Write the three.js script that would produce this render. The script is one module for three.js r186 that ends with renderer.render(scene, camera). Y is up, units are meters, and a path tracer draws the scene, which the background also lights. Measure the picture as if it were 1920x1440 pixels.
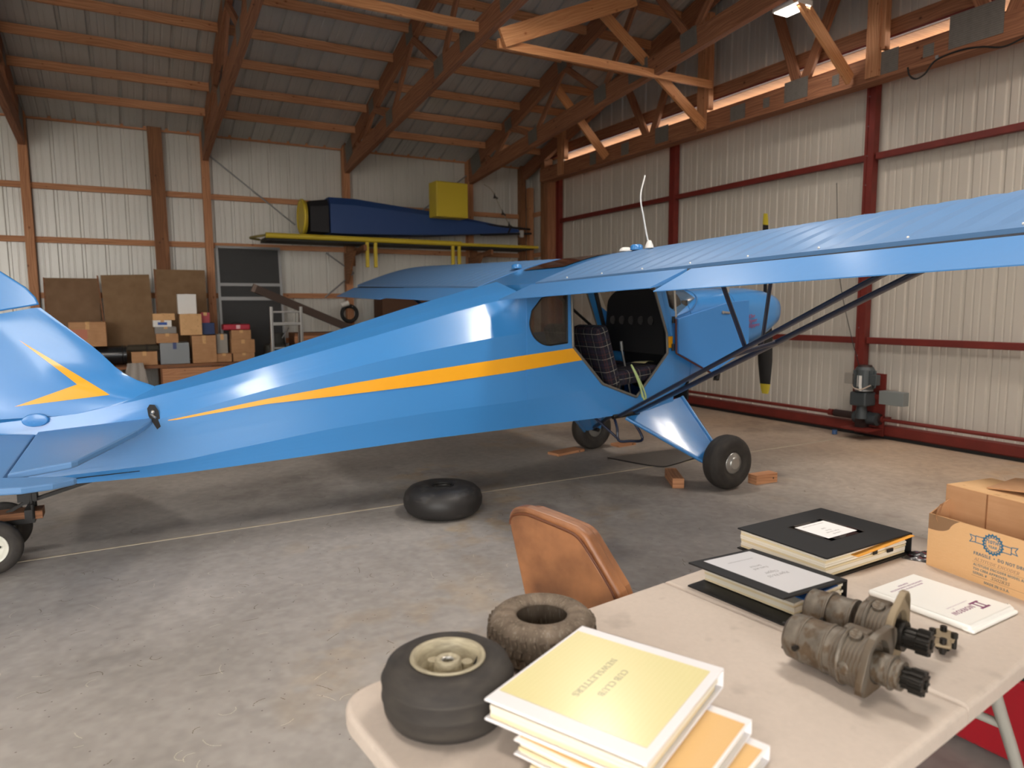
import * as THREE from 'three';
import { mergeGeometries, mergeVertices, toCreasedNormals } from 'three/addons/utils/BufferGeometryUtils.js';
import { RoundedBoxGeometry } from 'three/addons/geometries/RoundedBoxGeometry.js';
import { RectAreaLightUniformsLib } from 'three/addons/lights/RectAreaLightUniformsLib.js';

// ------------------------------------------------------------------ camera, sky, lamps, exposure
const scene = new THREE.Scene();
const camera = new THREE.PerspectiveCamera(2 * Math.atan(720 / 1300) * 180 / Math.PI, 1920 / 1440, 0.05, 200);
camera.position.set(0, 1.55, 0);
camera.rotation.set(-6.327 * Math.PI / 180, -28.974 * Math.PI / 180, -0.392 * Math.PI / 180, 'YXZ');
camera.focus = 3.0; camera.userData.fStop = 2.8;
scene.add(camera);
const renderer = new THREE.WebGLRenderer({ antialias: true });
renderer.toneMapping = THREE.LinearToneMapping;
renderer.toneMappingExposure = 0.82;
renderer.shadowMap.enabled = true;
scene.background = new THREE.Color().setRGB(1.0, 0.97, 0.935);      // an even bright overcast outside
scene.backgroundIntensity = 12.0;
RectAreaLightUniformsLib.init();
// lamps hang under the trusses: [x, y, z, length along z, width along x, radiance]
const LAMPS = [
  [6.42, 4.68, -5.36, 0.30, 0.2, 80],
  [3.9, 4.72, -5.3, 0.46, 0.34, 110],
  [-1.0, 4.72, -5.3, 0.46, 0.34, 70],
  [3.0, 4.75, -2.0, 1.3, 0.6, 44],
  [-0.55, 4.75, -1.3, 1.2, 0.6, 30],
  [6.3, 4.6, -1.7, 1.2, 0.5, 75],  // added out of view to brighten the right-hand floor and door wall
  [-3.6, 4.5, -1.2, 1.2, 0.5, 30],
  [-4.0, 4.5, -6.5, 1.2, 0.5, 30],
];
const LAMP_COLOR = new THREE.Color().setRGB(1.0, 0.93, 0.85);

// ------------------------------------------------------------------ helpers
const V = (x, y, z) => new THREE.Vector3(x, y, z);
let seed = 12345;
const rnd = () => { seed = (seed * 1664525 + 1013904223) >>> 0; return seed / 4294967296; };
const rr = (a, b) => a + (b - a) * rnd();
const lerp = (a, b, t) => a + (b - a) * t;
const clamp = (v, a, b) => Math.max(a, Math.min(b, v));
function tab(points, x) {                       // piecewise linear table [[x, y], ...]
  if (x <= points[0][0]) { const [a, b] = points; return a[1] + (b[1] - a[1]) * (x - a[0]) / (b[0] - a[0]); }
  for (let i = 1; i < points.length; i++) if (x <= points[i][0] || i === points.length - 1) {
    const a = points[i - 1], b = points[i]; return a[1] + (b[1] - a[1]) * (x - a[0]) / (b[0] - a[0]);
  }
}
const used = {};
function numbered(n) { const k = used[n] = (used[n] ?? -1) + 1; return k ? n + '_' + String(k).padStart(3, '0') : n; }
function thing(name, label, category, at = [0, 0, 0], turn = 0, group) {
  const o = new THREE.Group(); o.name = numbered(name); o.position.set(...at); o.rotation.y = turn;
  o.userData = { label, category }; if (group) o.userData.group = group;
  scene.add(o); return o;
}
function structure(name, label, at = [0, 0, 0]) {
  const o = new THREE.Group(); o.name = name; o.position.set(...at); o.userData = { kind: 'structure' };
  if (label) o.userData.label = label;
  scene.add(o); return o;
}
function parts(parent, name, list, mat, label) { return list.map((g) => part(parent, name, g, mat, label)); }
function group(parent, name) { const g = new THREE.Group(); g.name = name; parent.add(g); return g; }
function part(parent, name, geos, mat, label) {
  const list = (Array.isArray(geos) ? geos : [geos]);
  const g = list.length > 1 ? join(list) : list[0];
  const m = new THREE.Mesh(g, mat); m.name = name; m.castShadow = m.receiveShadow = true;
  if (label) m.userData.label = label;
  parent.add(m); return m;
}
function partW(parent, name, geos, mat, label) {   // geometry given in world coordinates
  const list = (Array.isArray(geos) ? geos : [geos]);
  const g = (list.length > 1 ? join(list) : list[0]);
  const p = V(0, 0, 0); for (let o = parent; o && o !== scene; o = o.parent) p.add(o.position);
  g.translate(-p.x, -p.y, -p.z);
  return part(parent, name, g, mat, label);
}
function copyOf(root, at, turn, label, groupName) {
  const r = root.clone(); r.name = numbered(root.name.replace(/_\d{3}$/, '')); scene.add(r);
  r.position.set(...at); r.rotation.y = turn; r.userData = { ...root.userData };
  if (label) r.userData.label = label; if (groupName) r.userData.group = groupName;
  return r;
}
function plain(g) { g = g.index ? g.toNonIndexed() : g; for (const k of Object.keys(g.attributes)) if (!['position', 'normal', 'uv'].includes(k)) g.deleteAttribute(k); return g; }
function join(list) { return mergeGeometries(list.map(plain)); }
function metricUV(g, ox = 0, oy = 0) {              // box projection in metres
  g = plain(g); const p = g.attributes.position, n = g.attributes.normal, uv = [];
  for (let i = 0; i < p.count; i++) {
    const ax = Math.abs(n.getX(i)), ay = Math.abs(n.getY(i)), az = Math.abs(n.getZ(i));
    if (ax >= ay && ax >= az) uv.push(p.getZ(i) + ox, p.getY(i) + oy);
    else if (ay >= az) uv.push(p.getX(i) + ox, p.getZ(i) + oy); else uv.push(p.getX(i) + ox, p.getY(i) + oy);
  }
  g.setAttribute('uv', new THREE.Float32BufferAttribute(uv, 2)); return g;
}
const box = (w, h, d, x = 0, y = 0, z = 0) => metricUV(new THREE.BoxGeometry(w, h, d).translate(x, y, z));
const rbox = (w, h, d, r = 0.004, x = 0, y = 0, z = 0, s = 2) => metricUV(new RoundedBoxGeometry(w, h, d, s, Math.min(r, w / 2.01, h / 2.01, d / 2.01)).translate(x, y, z));
function basis(a, b, up = V(0, 1, 0)) {
  const X = b.clone().sub(a).normalize(); let Z = X.clone().cross(up);
  if (Z.lengthSq() < 1e-6) Z = X.clone().cross(V(0, 0, 1)); Z.normalize();
  const Y = Z.clone().cross(X).normalize();
  return new THREE.Matrix4().makeBasis(X, Y, Z).setPosition(a.clone().add(b).multiplyScalar(0.5));
}
function board(a, b, width, thick, up, r = 0) {      // timber from a to b; width lies along up, thick across it; u runs along the grain
  const L = a.distanceTo(b), g = plain(r ? new RoundedBoxGeometry(L, width, thick, 1, r) : new THREE.BoxGeometry(L, width, thick));
  const p = g.attributes.position, n = g.attributes.normal, uv = [], o = rnd() * 7, o2 = rnd();
  for (let i = 0; i < p.count; i++) {
    if (Math.abs(n.getX(i)) > 0.7) uv.push(p.getZ(i) * 0.3 + o, p.getY(i) + o2);
    else if (Math.abs(n.getY(i)) > 0.7) uv.push(p.getX(i) + o, p.getZ(i) + o2); else uv.push(p.getX(i) + o, p.getY(i) + o2);
  }
  g.setAttribute('uv', new THREE.Float32BufferAttribute(uv, 2));
  return g.applyMatrix4(basis(a, b, up));
}
function rod(a, b, r, r2 = r, seg = 12) { return plain(new THREE.CylinderGeometry(r2, r, a.distanceTo(b), seg).rotateZ(-Math.PI / 2)).applyMatrix4(basis(a, b)); }
function strut(a, b, chord, thick, fwd) {          // streamlined tube: chord along fwd
  const L = a.distanceTo(b), g = plain(new THREE.CylinderGeometry(1, 1, L, 20).rotateZ(-Math.PI / 2)); g.scale(1, chord / 2, thick / 2);
  g.computeVertexNormals(); return g.applyMatrix4(basis(a, b, fwd));
}
function tube(points, r, seg = 40, rad = 8, closed = false) { return plain(new THREE.TubeGeometry(new THREE.CatmullRomCurve3(points, closed), seg, r, rad, closed)); }
function lathe(pts, seg = 40) { return plain(new THREE.LatheGeometry(pts.map(([x, y]) => new THREE.Vector2(x, y)), seg)); }
function poly(pts, depth, bevel = 0, holes = [], curve = 4) {  // polygon in xy, thickness along +z
  const s = new THREE.Shape(pts.map(([x, y]) => new THREE.Vector2(x, y)));
  for (const h of holes) s.holes.push(new THREE.Path(h.map(([x, y]) => new THREE.Vector2(x, y))));
  return metricUV(new THREE.ExtrudeGeometry(s, { depth, bevelEnabled: bevel > 0, bevelSize: bevel, bevelThickness: bevel, bevelOffset: -bevel, bevelSegments: 2, curveSegments: curve }));
}
function grid(nu, nv, f, crease = 0) {            // parametric surface f(u, v) -> [x, y, z]
  const pos = [], uv = [], idx = [];
  for (let j = 0; j <= nv; j++) for (let i = 0; i <= nu; i++) { const p = f(i / nu, j / nv); pos.push(p[0], p[1], p[2]); uv.push(p[3] ?? i / nu, p[4] ?? j / nv); }
  for (let j = 0; j < nv; j++) for (let i = 0; i < nu; i++) { const a = j * (nu + 1) + i, b = a + 1, c = a + nu + 1, d = c + 1; idx.push(a, b, d, a, d, c); }
  let g = new THREE.BufferGeometry(); g.setAttribute('position', new THREE.Float32BufferAttribute(pos, 3)); g.setAttribute('uv', new THREE.Float32BufferAttribute(uv, 2)); g.setIndex(idx);
  if (crease) { g = toCreasedNormals(g, crease); } else g.computeVertexNormals();
  return plain(g);
}
function loft(rings, crease = 0, capA = true, capB = true) {   // rings of equal length, closed round
  const n = rings[0].length, pos = [], idx = [], uv = [];
  rings.forEach((r, j) => r.forEach((p, i) => { pos.push(...p); uv.push(i / n, j); }));
  for (let j = 0; j < rings.length - 1; j++) for (let i = 0; i < n; i++) { const a = j * n + i, b = j * n + (i + 1) % n, c = a + n, d = b + n; idx.push(a, b, d, a, d, c); }
  const cap = (r, at, flip) => { const c = [0, 0, 0]; r.forEach((p) => p.forEach((v, k) => c[k] += v / n)); const ci = pos.length / 3; pos.push(...c); uv.push(0, 0); for (let i = 0; i < n; i++) { const a = at * n + i, b = at * n + (i + 1) % n; flip ? idx.push(ci, b, a) : idx.push(ci, a, b); } };
  if (capA) cap(rings[0], 0, true); if (capB) cap(rings[rings.length - 1], rings.length - 1, false);
  let g = new THREE.BufferGeometry(); g.setAttribute('position', new THREE.Float32BufferAttribute(pos, 3)); g.setAttribute('uv', new THREE.Float32BufferAttribute(uv, 2)); g.setIndex(idx);
  g = plain(toCreasedNormals(g, crease || 0.6)); return volume(g) < 0 ? flip(g) : g;
}
function volume(g) { const p = g.attributes.position.array; let v = 0; for (let i = 0; i < p.length; i += 9) v += p[i] * (p[i + 4] * p[i + 8] - p[i + 5] * p[i + 7]) - p[i + 1] * (p[i + 3] * p[i + 8] - p[i + 5] * p[i + 6]) + p[i + 2] * (p[i + 3] * p[i + 7] - p[i + 4] * p[i + 6]); return v; }
function flip(g) { g = plain(g); const p = g.attributes.position, u = g.attributes.uv; for (const A of [p, u, g.attributes.normal]) { const s = A.itemSize, a = A.array; for (let t = 0; t < a.length; t += 3 * s) for (let k = 0; k < s; k++) { const x = a[t + s + k]; a[t + s + k] = a[t + 2 * s + k]; a[t + 2 * s + k] = x; } } const n = g.attributes.normal.array; for (let i = 0; i < n.length; i++) n[i] = -n[i]; return g; }

// ------------------------------------------------------------------ computed textures
function hash(x, y, s) { let h = (Math.imul(x, 374761393) + Math.imul(y, 668265263) + Math.imul(s, 974634777)) | 0; h = Math.imul(h ^ (h >>> 13), 1274126177); return ((h ^ (h >>> 16)) >>> 0) / 4294967296; }
function noise(x, y, px, py, s) {                 // tiling value noise, period px, py cells
  const x0 = Math.floor(x), y0 = Math.floor(y), fx = x - x0, fy = y - y0, u = fx * fx * (3 - 2 * fx), w = fy * fy * (3 - 2 * fy), m = (a, p) => ((a % p) + p) % p;
  const A = hash(m(x0, px), m(y0, py), s), B = hash(m(x0 + 1, px), m(y0, py), s), C = hash(m(x0, px), m(y0 + 1, py), s), D = hash(m(x0 + 1, px), m(y0 + 1, py), s);
  return lerp(lerp(A, B, u), lerp(C, D, u), w);
}
function fbm(u, v, c, d, oct, s) { let a = 0, t = 0, k = 1; for (let o = 0; o < oct; o++) { a += k * noise(u * c, v * d, c, d, s + o); t += k; k *= 0.55; c *= 2; d *= 2; } return a / t; }
function dataTexture(w, h, f, rep = [1, 1], srgb = true) {
  const d = new Uint8Array(w * h * 4);
  for (let y = 0; y < h; y++) for (let x = 0; x < w; x++) { const c = f(x / w, y / h, x, y), i = (y * w + x) * 4; d[i] = clamp(c[0], 0, 255); d[i + 1] = clamp(c[1], 0, 255); d[i + 2] = clamp(c[2], 0, 255); d[i + 3] = 255; }
  const t = new THREE.DataTexture(d, w, h, THREE.RGBAFormat); t.wrapS = t.wrapT = THREE.RepeatWrapping; t.magFilter = THREE.LinearFilter; t.minFilter = THREE.LinearFilter; t.repeat.set(...rep);
  if (srgb) t.colorSpace = THREE.SRGBColorSpace; t.needsUpdate = true; return t;
}
function canvasTexture(w, h, draw) {
  const c = document.createElement('canvas'); c.width = w; c.height = h; draw(c.getContext('2d'), w, h);
  const t = new THREE.CanvasTexture(c); t.colorSpace = THREE.SRGBColorSpace; t.magFilter = THREE.LinearFilter; return t;
}
const std = (color, roughness = 0.7, extra = {}) => new THREE.MeshStandardMaterial({ color, roughness, ...extra });
const phys = (color, roughness = 0.4, extra = {}) => new THREE.MeshPhysicalMaterial({ color, roughness, ...extra });
function woodTexture(base, dark, s, knots = 7) {
  const K = []; for (let i = 0; i < knots; i++) K.push([hash(i, 1, s), hash(i, 2, s), 0.006 + 0.010 * hash(i, 3, s)]);
  return dataTexture(1024, 256, (u, v) => {       // 2.4 m by 0.3 m
    const warp = fbm(u, v, 4, 2, 3, s) * 1.6, g = fbm(u, v + warp * 0.12, 6, 40, 3, s + 9), band = 0.5 + 0.5 * Math.sin((v * 9 + warp * 2.4 + g * 0.7) * 6.283);
    let t = 0.30 * band + 0.55 * g + 0.35 * (fbm(u, v, 5, 3, 3, s + 20) - 0.5);
    for (const [a, b, r] of K) { let du = Math.abs(u - a); du = Math.min(du, 1 - du); let dv = Math.abs(v - b); dv = Math.min(dv, 1 - dv); const q = Math.hypot(du * 2.4, dv * 0.3 * 1.4) / r; if (q < 2.5) t += 1.1 * Math.exp(-q * q * 0.9); }
    t = clamp(t, 0, 1.5); return [0, 1, 2].map((k) => lerp(base[k], dark[k], t));
  }, [1 / 2.4, 1 / 0.3]);
}
const M = {};
const pineMap = woodTexture([212, 158, 116], [150, 96, 62], 11), trussMap = woodTexture([172, 118, 84], [104, 64, 44], 31, 4);
M.pine = std(0xffffff, 0.72, { map: pineMap });
M.pineBright = std(0xffffff, 0.7, { map: woodTexture([226, 168, 116], [178, 112, 66], 51, 5) });
M.truss = std(0xffffff, 0.75, { map: trussMap });  // darker copy of the pine, shade of the truss faces put into it
M.oldWood = std(0xffffff, 0.8, { map: woodTexture([158, 110, 74], [98, 62, 40], 71, 5) });
M.plate = std(0x8a8782, 0.6, { metalness: 0.25, map: dataTexture(256, 256, (u, v) => { const d = (Math.floor(u * 32) % 2 && Math.floor(v * 16) % 2) ? -38 : 0, n = 30 * (fbm(u, v, 6, 6, 4, 3) - 0.5); return [222 + d + n, 220 + d + n, 216 + d + n]; }, [6, 6]) });
const sheetMap = dataTexture(512, 512, (u, v) => { const n = 11 * (fbm(u, v, 5, 3, 5, 5) - 0.5) + 3 * (fbm(u, v, 60, 4, 2, 8) - 0.5); return [238 + n, 237 + n, 233 + n * 1.1]; }, [0.5, 0.35]);
M.wallSheet = phys(0xdcdbd6, 0.36, { map: sheetMap, metalness: 0.12, clearcoat: 0.25, clearcoatRoughness: 0.3 });
M.doorSheet = std(0xcbc5bc, 0.62, { map: sheetMap });
M.roofSheet = std(0xc9c8c6, 0.5, { map: sheetMap, metalness: 0.25 });
M.redSteel = std(0x7a2a22, 0.55, { map: dataTexture(256, 256, (u, v) => { const n = 50 * (fbm(u, v, 6, 6, 5, 17) - 0.5); return [225 + n, 222 + n, 220 + n]; }, [1.5, 1.5]) });
M.galv = std(0x8f9090, 0.45, { metalness: 0.7 });
M.darkSteel = std(0x2b2a29, 0.5, { metalness: 0.5 });
M.black = std(0x141414, 0.6);
M.white = std(0xe8e6e0, 0.5);
M.outside = std(0x8b8478, 0.9);
// ------------------------------------------------------------------ the setting
const X0 = -8.6, X1 = 7.62, ZW = -13.0, ZS = 2.6, ZR = -5.2;
const purlinY = (z) => 4.62 + 0.295 * ((z < ZR ? z : 2 * ZR - z) + 12.06);
// floor: concrete slab with a filled joint
{
  const floor = structure('floor');
  const slabMap = dataTexture(2048, 2048, (u, v, x, y) => {          // 6 m tile
    const a = fbm(u, v, 3, 3, 6, 101), b = fbm(u, v, 11, 11, 4, 131), c = fbm(u, v, 140, 140, 2, 151), d = fbm(u, v, 5, 4, 5, 171);
    let g = 157 + 40 * (a - 0.5) + 24 * (b - 0.5) + 20 * (c - 0.5);
    let r = g + 6, bl = g - 7; const dirt = clamp((d - 0.53) * 5, 0, 1) * clamp((fbm(u, v, 40, 40, 3, 181) - 0.42) * 4, 0, 1);
    r += 6 * dirt; g -= 4 * dirt; bl -= 18 * dirt; const stain = clamp((fbm(u, v, 7, 7, 4, 191) - 0.63) * 6, 0, 1); r -= 26 * stain; g -= 26 * stain; bl -= 24 * stain;
    if (hash(x >> 1, y >> 1, 7) > 0.9988) { r -= 45; g -= 48; bl -= 48; } return [r, g, bl];
  }, [1 / 6, 1 / 6]);
  { // straw and hair on the slab: thin curved strokes
    const d = slabMap.image.data, N = 2048;
    for (let k = 0; k < 620; k++) {
      let x = rnd() * N, y = rnd() * N, a = rnd() * 6.28, da = rr(-0.12, 0.12); const pale = rnd() < 0.45, L = 8 + rnd() * 26;
      for (let i = 0; i < L; i++) { x += Math.cos(a); y += Math.sin(a); a += da; const q = ((((y | 0) + N) % N) * N + (((x | 0) + N) % N)) * 4; const s = pale ? 34 : -52; d[q] = clamp(d[q] + s, 0, 255); d[q + 1] = clamp(d[q + 1] + s - 2, 0, 255); d[q + 2] = clamp(d[q + 2] + s - 12, 0, 255); }
    }
  }
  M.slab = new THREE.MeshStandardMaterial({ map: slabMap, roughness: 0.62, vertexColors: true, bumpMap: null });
  const nx = 64, nz = 60, slab = grid(nx, nz, (u, v) => { const x = lerp(X0, 8.4, u), z = lerp(ZW, ZS, v); return [x, 0, z, x, z]; });
  { const p = slab.attributes.position, col = []; for (let i = 0; i < p.count; i++) { const x = p.getX(i), z = p.getZ(i); // colour turns tan towards the hangar door
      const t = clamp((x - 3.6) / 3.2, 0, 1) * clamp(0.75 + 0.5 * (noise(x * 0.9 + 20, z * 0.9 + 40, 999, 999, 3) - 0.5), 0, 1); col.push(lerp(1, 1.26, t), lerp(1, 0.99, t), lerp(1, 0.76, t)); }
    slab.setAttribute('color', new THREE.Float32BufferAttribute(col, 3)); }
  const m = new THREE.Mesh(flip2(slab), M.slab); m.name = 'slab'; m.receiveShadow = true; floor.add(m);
  part(floor, 'slab_base', box(17.2, 0.2, 15.8, -0.1, -0.11, -5.2), M.outside);
  part(floor, 'joint_filler', box(15.6, 0.004, 0.022, 0, 0.001, -5.12), std(0xb4a894, 0.8));
}
function flip2(g) { return g.attributes.normal.getY(0) < 0 ? flipKeepColor(g) : g; }
function flipKeepColor(g) { const c = g.attributes.color; for (const A of Object.values(g.attributes)) { const s = A.itemSize, a = A.array; for (let t = 0; t < a.length; t += 3 * s) for (let k = 0; k < s; k++) { const x = a[t + s + k]; a[t + s + k] = a[t + 2 * s + k]; a[t + 2 * s + k] = x; } } const n = g.attributes.normal.array; for (let i = 0; i < n.length; i++) n[i] = -n[i]; return g; }
// ribbed steel sheet: profile in local (s, depth); s along the wall, depth away from the room
const RIB = (w, n, D = 0.022) => { const p = [], s = w / n; for (let i = 0; i < n; i++) { const a = i * s; p.push([a, 0], [a + s * 0.17, 0], [a + s * 0.21, D], [a + s * 0.31, D], [a + s * 0.35, 0], [a + s * 0.56, 0], [a + s * 0.58, 0.005], [a + s * 0.62, 0.005], [a + s * 0.64, 0], [a + s * 0.80, 0], [a + s * 0.82, 0.005], [a + s * 0.86, 0.005], [a + s * 0.88, 0]); } p.push([w, 0]); return p; };
function sheet(w, n, h0, h1, map, D) {               // map(s, height, depth) -> [x, y, z]; rib sides stay crisp; thickness 1.5 mm
  const P = RIB(w, n, D), pos = [], uv = [], idx = [];
  const quad = (a, b, c, d, ua, ub) => { const k = pos.length / 3; pos.push(...a, ...b, ...c, ...d); uv.push(ua, 0, ub, 0, ub, 1, ua, 1); idx.push(k, k + 1, k + 2, k, k + 2, k + 3); };
  for (let i = 0; i < P.length - 1; i++) { const [s0, d0] = P[i], [s1, d1] = P[i + 1]; const H0 = typeof h0 === 'function' ? h0 : () => h0, H1 = typeof h1 === 'function' ? h1 : () => h1;
    quad(map(s0, H0(s0), d0), map(s1, H0(s1), d1), map(s1, H1(s1), d1), map(s0, H1(s0), d0), s0, s1);
    quad(map(s1, H0(s1), d1 + 0.0015), map(s0, H0(s0), d0 + 0.0015), map(s0, H1(s0), d0 + 0.0015), map(s1, H1(s1), d1 + 0.0015), s1, s0); }
  const g = new THREE.BufferGeometry(); g.setAttribute('position', new THREE.Float32BufferAttribute(pos, 3)); g.setAttribute('uv', new THREE.Float32BufferAttribute(uv, 2)); g.setIndex(idx);
  g.computeVertexNormals(); const q = plain(g), pp = q.attributes.position, u2 = []; for (let i = 0; i < pp.count; i++) u2.push(pp.getX(i) + pp.getZ(i), pp.getY(i)); q.setAttribute('uv', new THREE.Float32BufferAttribute(u2, 2)); return q;
}
// back wall (the long sidewall behind the aeroplane)
const POSTS = [-6.12, -3.66, -1.2, 1.31, 3.69, 6.2];
{
  const w = structure('wall_back');
  for (let x = X0; x < X1; x += 0.96) partW(w, 'metal_sheet', sheet(Math.min(0.96, X1 + 0.1 - x), 3, 0, 4.66, (s, h, d) => [x + s, h, ZW - d]), M.wallSheet);
  part(w, 'outer_cladding', box(16.6, 4.8, 0.05, -0.4, 2.4, ZW - 0.08), M.outside);
  for (const x of POSTS) partW(w, 'post', board(V(x, 0, -12.93), V(x, 4.58, -12.93), 0.12, 0.14, V(1, 0, 0)), M.pine);
  partW(w, 'post', board(V(7.42, 0, -12.93), V(7.42, 4.6, -12.93), 0.12, 0.14, V(1, 0, 0)), M.oldWood);
  const xs = [X0, ...POSTS, 7.42];
  for (const y of [0.18, 0.98, 1.78, 2.63, 3.44]) for (let i = 0; i < xs.length - 1; i++)
    partW(w, 'girt', board(V(xs[i] + 0.06, y, -12.965), V(xs[i + 1] - 0.06, y, -12.965), 0.09, 0.04), M.pine);
  for (let i = 0; i < xs.length - 1; i++) partW(w, 'top_plate', board(V(xs[i] + 0.06, 4.525, -12.955), V(xs[i + 1] - 0.06, 4.525, -12.955), 0.21, 0.045), M.pine);
  partW(w, 'wide_plank', board(V(0.60, 1.0, -12.80), V(0.575, 4.47, -12.88), 0.21, 0.04, V(1, 0, 0)), M.oldWood);
  // thin galvanised tension rods
  for (const [a, b] of [[V(1.36, 4.1, -12.83), V(2.72, 3.02, -12.80)], [V(6.1, 4.16, -12.83), V(4.6, 3.0, -12.80)], [V(3.25, 2.55, -12.80), V(3.75, 2.2, -12.80)], [V(3.75, 2.2, -12.80), V(3.2, 1.75, -12.80)]])
    partW(w, 'brace_rod', rod(a, b, 0.013), M.galv);
}
// other walls: never in the frame, they close the room
{
  const l = structure('wall_left'); part(l, 'cladding', metricUV(poly([[ZW, 0], [ZS, 0], [ZS, 4.7], [ZR, 6.75], [ZW, 4.7]], 0.12).rotateY(-Math.PI / 2).translate(X0, 0, 0)), M.wallSheet);
  const f = structure('wall_front'), O = [[-7.6, -2.4, 3.9], [-1.4, 0.6, 2.7]];   // two open sliding doorways behind the camera let the daylight in
  part(f, 'cladding', metricUV(poly([[-8.7, 0], [7.9, 0], [7.9, 4.8], [-8.7, 4.8]], 0.12, 0, O.map(([a, b, h]) => [[a, 0.02], [a, h], [b, h], [b, 0.02]])).translate(0, 0, ZS)), M.wallSheet);
  for (const [a, b, h] of O) part(f, 'door_track', box((b - a) * 1.6, 0.1, 0.08, (a + b) / 2, h + 0.1, ZS + 0.2), M.galv);
}
// roof: ribbed sheets on purlins, trusses below
{
  const c = structure('ceiling');
  const slope = Math.atan(0.295), L = (ZR - ZW + 0.3) / Math.cos(slope);
  for (let x = X0; x < X1 + 0.2; x += 0.96) for (const side of [0, 1])
    partW(c, 'roof_sheet', sheet(0.96, 3, 0, L, (s, h, d) => { const dz = (h - 0.3) * Math.cos(slope), z = side ? 2 * ZR - (ZW + dz) : ZW + dz; return [x + s, purlinY(z) + 0.085 + d, z]; }, 0.034), M.roofSheet);
  for (const side of [0, 1]) { const mz = side ? ZR + 4.0 : ZR - 4.0; part(c, 'roof_deck', new THREE.BoxGeometry(16.9, 0.04, 8.7).rotateX(side ? slope : -slope).translate(-0.3, purlinY(mz) + 0.15, mz), M.outside); }
  const xs = [X0, ...POSTS, 7.5];
  for (let k = 0; k < 11; k++) { const z = -12.12 + k * 0.662; for (let i = 0; i < xs.length - 1; i++) for (const side of [0, 1]) { if (side && i % 6 && k < 8) { } const zz = side ? 2 * ZR - z : z; if (side && xs[i] < -4) continue;
    partW(c, 'purlin', board(V(xs[i] + 0.03, purlinY(zz) + (k % 2 ? 0 : 0.004), zz), V(xs[i + 1] - 0.03, purlinY(zz), zz), 0.118, 0.042, V(0, 1, 0)), M.pine); } }
  // scissor trusses
  const chordLow = (z) => 4.03 + 0.095 * ((z < ZR ? z : 2 * ZR - z) + 12.45);      // underside of the bottom chord
  const zi = [-11.9, -10.35, -8.45, -6.65, ZR], zt = [-12.2, -11.2, -9.45, -7.55, ZR];
  for (const X of [-6.12, -3.66, -1.2, 1.31, 3.69, 6.2]) {
    const t = group(c, 'roof_truss');
    const top = (z) => purlinY(z) - 0.07, bot = (z) => chordLow(z) + 0.13;
    for (const s of [0, 1]) {
      const Z = (z) => s ? 2 * ZR - z : z;
      partW(t, 'top_chord', board(V(X, top(-12.85), Z(-12.85)), V(X, top(ZR), Z(ZR)), 0.25, 0.085), M.truss);
      partW(t, 'bottom_chord', board(V(X, bot(-12.83), Z(-12.83)), V(X, bot(ZR), Z(ZR)), 0.25, 0.085), M.truss);
      partW(t, 'heel_block', board(V(X, 4.05, Z(-12.82)), V(X, 4.6, Z(-12.82)), 0.09, 0.084, V(0, 0, 1)), M.truss);
      for (let i = 0; i < 4; i++) {
        partW(t, 'web', board(V(X + 0.01, bot(zi[i]) + 0.06, Z(zi[i])), V(X + 0.01, top(zt[i + 1]) - 0.06, Z(zt[i + 1])), 0.09, 0.042), M.truss);
        if (i < 4) partW(t, 'web', board(V(X - 0.01, bot(zi[i]) + 0.06, Z(zi[i])), V(X - 0.01, top(zt[i]) - 0.06, Z(zt[i])), 0.09, 0.042), M.truss);
      }
      if (!s) for (const z of [...zi.slice(1, 4), -7.6]) for (const q of [-1, 1])
        partW(t, 'gusset_plate', board(V(X + q * 0.045, bot(z) + 0.03, z - (z === -7.6 ? 0.2 : 0.14)), V(X + q * 0.045, bot(z) + 0.06, z + (z === -7.6 ? 0.2 : 0.14)), 0.22, 0.003), M.plate);
      if (!s) for (const q of [-1, 1]) { partW(t, 'gusset_plate', board(V(X + q * 0.045, 4.30, -12.72), V(X + q * 0.045, 4.42, -12.34), 0.34, 0.003), M.plate); for (const z of zt.slice(1, 4)) partW(t, 'gusset_plate', board(V(X + q * 0.045, top(z) - 0.05, z - 0.12), V(X + q * 0.045, top(z) + 0.0, z + 0.12), 0.2, 0.003), M.plate); }
    }
    partW(t, 'king_post', board(V(X, bot(ZR), ZR), V(X, top(ZR), ZR), 0.12, 0.042, V(0, 0, 1)), M.truss);
  }
  // long lateral brace over the bottom chords, and the X braces to the door header
  partW(c, 'lateral_brace', board(V(-1.3, 4.67, -7.30), V(3.64, 4.66, -7.30), 0.10, 0.04), M.pineBright);
  partW(c, 'lateral_brace', board(V(3.74, 4.42, -7.02), V(7.3, 4.60, -7.42), 0.10, 0.04), M.pineBright);
  partW(c, 'diagonal_brace', board(V(3.76, 4.46, -6.96), V(5.6, 5.26, -7.0), 0.20, 0.04), M.pineBright);
  for (const [z, x2, y2, z2] of [[-9.81, 6.30, 5.15, -9.92], [-7.53, 5.3, 5.32, -7.45], [-5.26, 5.6, 5.30, -5.2]])
    partW(c, 'diagonal_brace', board(V(7.29, 4.07, z), V(x2, y2, z2), 0.14, 0.04), M.pineBright);
}
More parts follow.
